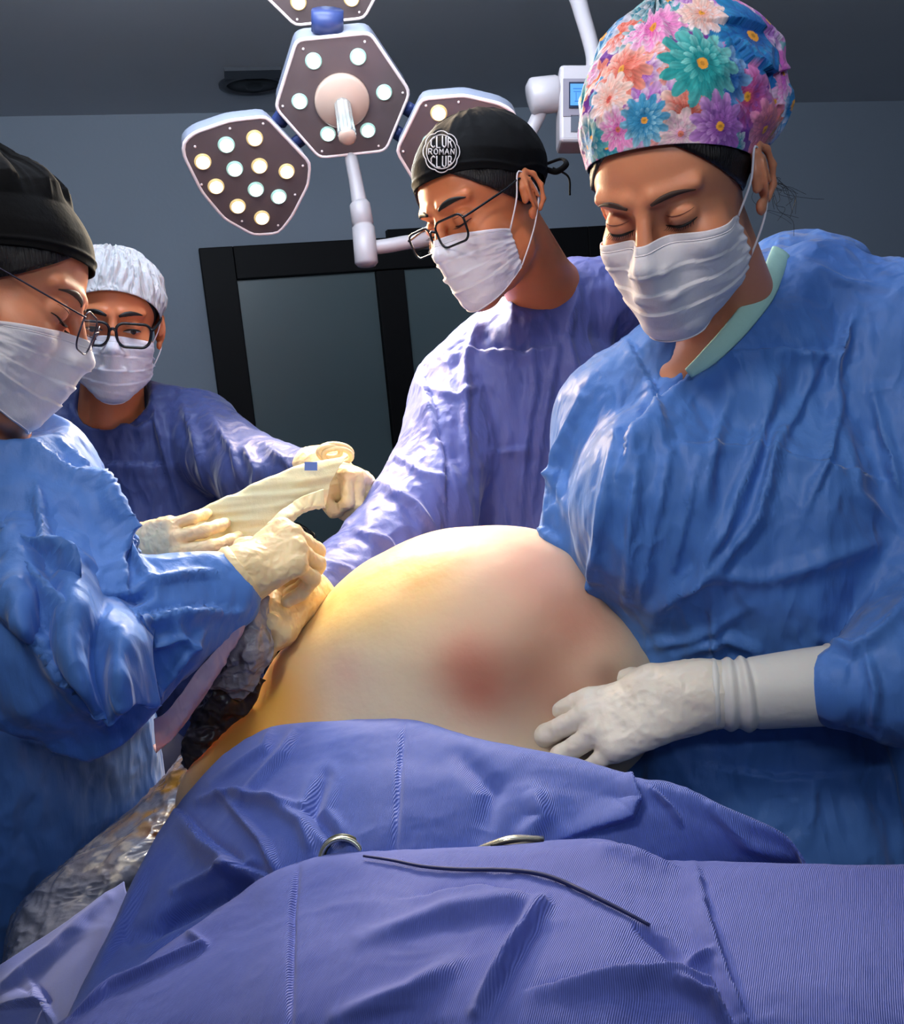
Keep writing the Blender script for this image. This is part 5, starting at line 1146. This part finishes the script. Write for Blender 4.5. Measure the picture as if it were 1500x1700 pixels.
# gauze held between the gloved hands
m_gz = mat('gauze', srgb(236, 222, 176), .75, bumps=[('noise', 700, .0003, (1, 1, 1)), ('noise', 30, .003, (1, 1, .3))], alpha=.86, sss=.2)
V, Fc = sheet([[(290, 878, 1.30), (340, 850, 1.295), (420, 812, 1.30), (500, 778, 1.31), (575, 760, 1.34)], [(288, 876, 1.28), (340, 848, 1.275), (420, 809, 1.28), (500, 776, 1.29), (575, 758, 1.32)],
               [(305, 902, 1.265), (350, 885, 1.265), (428, 850, 1.27), (505, 815, 1.28), (548, 800, 1.30)], [(320, 928, 1.27), (365, 925, 1.26), (425, 890, 1.265), (480, 850, 1.28), (540, 838, 1.30)]], 160, 60)
N = normals(V, Fc)
if (N * (CAM - V)).sum() < 0: Fc = Fc[:, ::-1]; N = -N
V = crumple(V, N, .0036, 15, (.35, .35, 1.7), 6); gz = obj('gauze_bandage', *thick(V, Fc, .001), m_gz); tag(gz, 'cream gauze bandage stretched between gloved hands above the patient', 'gauze')
V, Fc = sheet([[(430, 880, 1.20), (455, 855, 1.21), (480, 838, 1.235), (505, 822, 1.25), (536, 812, 1.27)], [(440, 890, 1.195), (465, 868, 1.20), (488, 852, 1.225), (512, 842, 1.245), (540, 838, 1.265)], [(448, 898, 1.20), (472, 880, 1.21), (492, 862, 1.235), (515, 850, 1.255), (540, 845, 1.275)]], 60, 30)
V = crumple(V, normals(V, Fc), .003, 30, (1, 1, 1), 6); obj('loose_end', *thick(V, Fc, .001), m_gz, gz)
bk = box(P(516, 774, 1.275), np.array([.009, .001, .006]), np.stack([R_, -F_, U_], 1)); obj('blue_tag', *bk, mat('tag_blue', srgb(90, 120, 190), .5), gz, smooth=False, label='small blue tag')
# crumpled grey plastic under the fist
m_gp = mat('grey_plastic', srgb(120, 112, 120), .25, var=.55, varscale=26, tint=srgb(196, 186, 190), bumps=[('crease', 45, .006, (1, 1, 1)), ('noise', 60, .004, (1, 1, 1))], coat=.3)
V, Fc = sheet([[(408, 985, 1.00), (430, 990, .995), (442, 994, 1.0)], [(392, 1025, .99), (420, 1025, .98), (446, 1030, .99)], [(366, 1075, .985), (410, 1075, .97), (453, 1082, .985)], [(350, 1115, .985), (385, 1120, .97), (430, 1122, .985)], [(352, 1135, .99), (375, 1150, .985), (398, 1160, .995)]], 70, 110)
N = normals(V, Fc)
if (N * (CAM - V)).sum() < 0: Fc = Fc[:, ::-1]; N = -N
V = crumple(V, N, .006, 26, (1, 1, 1), 8); tag(obj('plastic_bag', *thick(V, Fc, .001), m_gp), 'crumpled grey plastic bag hanging below the nearer fist', 'plastic bag')
m_gd = mat('dark_plastic', srgb(34, 28, 34), .3, var=.5, varscale=22, tint=srgb(84, 72, 76), bumps=[('crease', 40, .006, (1, 1, 1))])  # dark sheet set into the dark gap below the grey plastic
V, Fc = sheet([[(352, 1085, 1.02), (380, 1110, 1.01), (440, 1130, 1.03)], [(335, 1140, 1.02), (370, 1150, 1.00), (425, 1150, 1.02)], [(318, 1200, 1.02), (345, 1210, 1.01), (400, 1200, 1.03)], [(300, 1270, 1.04), (330, 1275, 1.03), (370, 1270, 1.05)]], 60, 90)
N = normals(V, Fc)
if (N * (CAM - V)).sum() < 0: Fc = Fc[:, ::-1]; N = -N
V = crumple(V, N, .006, 24, (1, 1, 1), 12); tag(obj('plastic_bag', *thick(V, Fc, .001), m_gd), 'dark crumpled plastic filling the dark gap below the grey bag', 'plastic bag')
# coiled black cables seen between gauze and the man's sleeve
rs = np.random.RandomState(5); cb_ = []
for k in range(7):
    c = P(492 + rs.randint(-14, 14), 892 + rs.randint(-16, 16), 1.42 + .01 * k); cb_.append(tube([c + .016 * (math.cos(a + k) * R_ + math.sin(a + k) * (U_ * .6 + F_ * .4)) for a in np.linspace(0, 5.6, 12)], .0035, 7, n=30))
tag(obj('coiled_cable', *merge(*cb_), mat('black_rubber', srgb(18, 22, 22), .35)), 'bundle of black cable behind the gauze, left of the man\'s sleeve', 'cable')
# instruments at the fold of the near drape
m_steel = mat('instrument_steel', srgb(214, 212, 190), .22, metal=.85); m_dk = mat('jaw_gap_shade', srgb(40, 38, 40), .4)
dR = proj(surf(VA, 567, 1400, 8)[None])[2][0] - .006
ring = [P(567 + 35 * math.cos(a), 1427 - 35 * math.sin(a), dR + .004 * math.sin(a)) for a in np.linspace(0, 2 * math.pi, 40, endpoint=False)]
rg = obj('instrument_ring', *tube(ring, .0024, 8, closed=True), m_steel); tag(rg, 'steel finger ring of an instrument standing up behind the near drape fold', 'surgical instrument')
r2 = [p + F_ * .006 + (P(567, 1427, dR) - p) * .06 for p in ring]; obj('inner_band', *tube(r2, .0032, 8, closed=True), mat('ring_inner_dark', srgb(60, 64, 40), .35), rg)
dC = proj(surf(VA, 850, 1385, 8)[None])[2][0] - .012
cl = empty('surgical_clamp', P(850, 1400, dC), 'dark steel clamp tip lying in the drape fold right of the ring', 'surgical instrument')
obj('upper_jaw', *tube([P(785, 1412, dC + .01), P(815, 1402, dC + .005), P(850, 1392, dC + .002), P(902, 1392, dC + .005)], [.0025, .004, .0042, .003], 10, n=20, flat=.6), m_steel, cl)
obj('lower_jaw', *tube([P(812, 1409, dC + .002), P(840, 1403, dC - .001), P(870, 1399, dC - .002), P(903, 1400, dC)], [.0025, .0038, .0042, .003], 10, n=20, flat=.6), mat('steel_dull', srgb(128, 120, 112), .35, metal=.7), cl)
obj('jaw_gap', *tube([P(815, 1405, dC), P(850, 1396, dC - .003), P(902, 1396, dC - .002)], .0016, 8, n=14), m_dk, cl)  # dark tube stands in for the shade between the jaws
cd_ = [surf(VB, x, y, 7, .0004) for x, y in catmull(np.array([(603, 1421), (650, 1428), (700, 1438), (760, 1443), (830, 1444), (880, 1448), (920, 1458), (965, 1478), (1010, 1500), (1045, 1518), (1078, 1536)], float), 46)]
tag(obj('thin_cord', *tube(blur2(np.array(cd_)[:, None, :].repeat(1, 1), 2)[:, 0] if False else cd_, [.0010, .0016, .0018, .0012], 7), mat('navy_cord', srgb(30, 38, 90), .6)), 'thin dark navy cord running over the near drape from the ring to the right', 'cord')
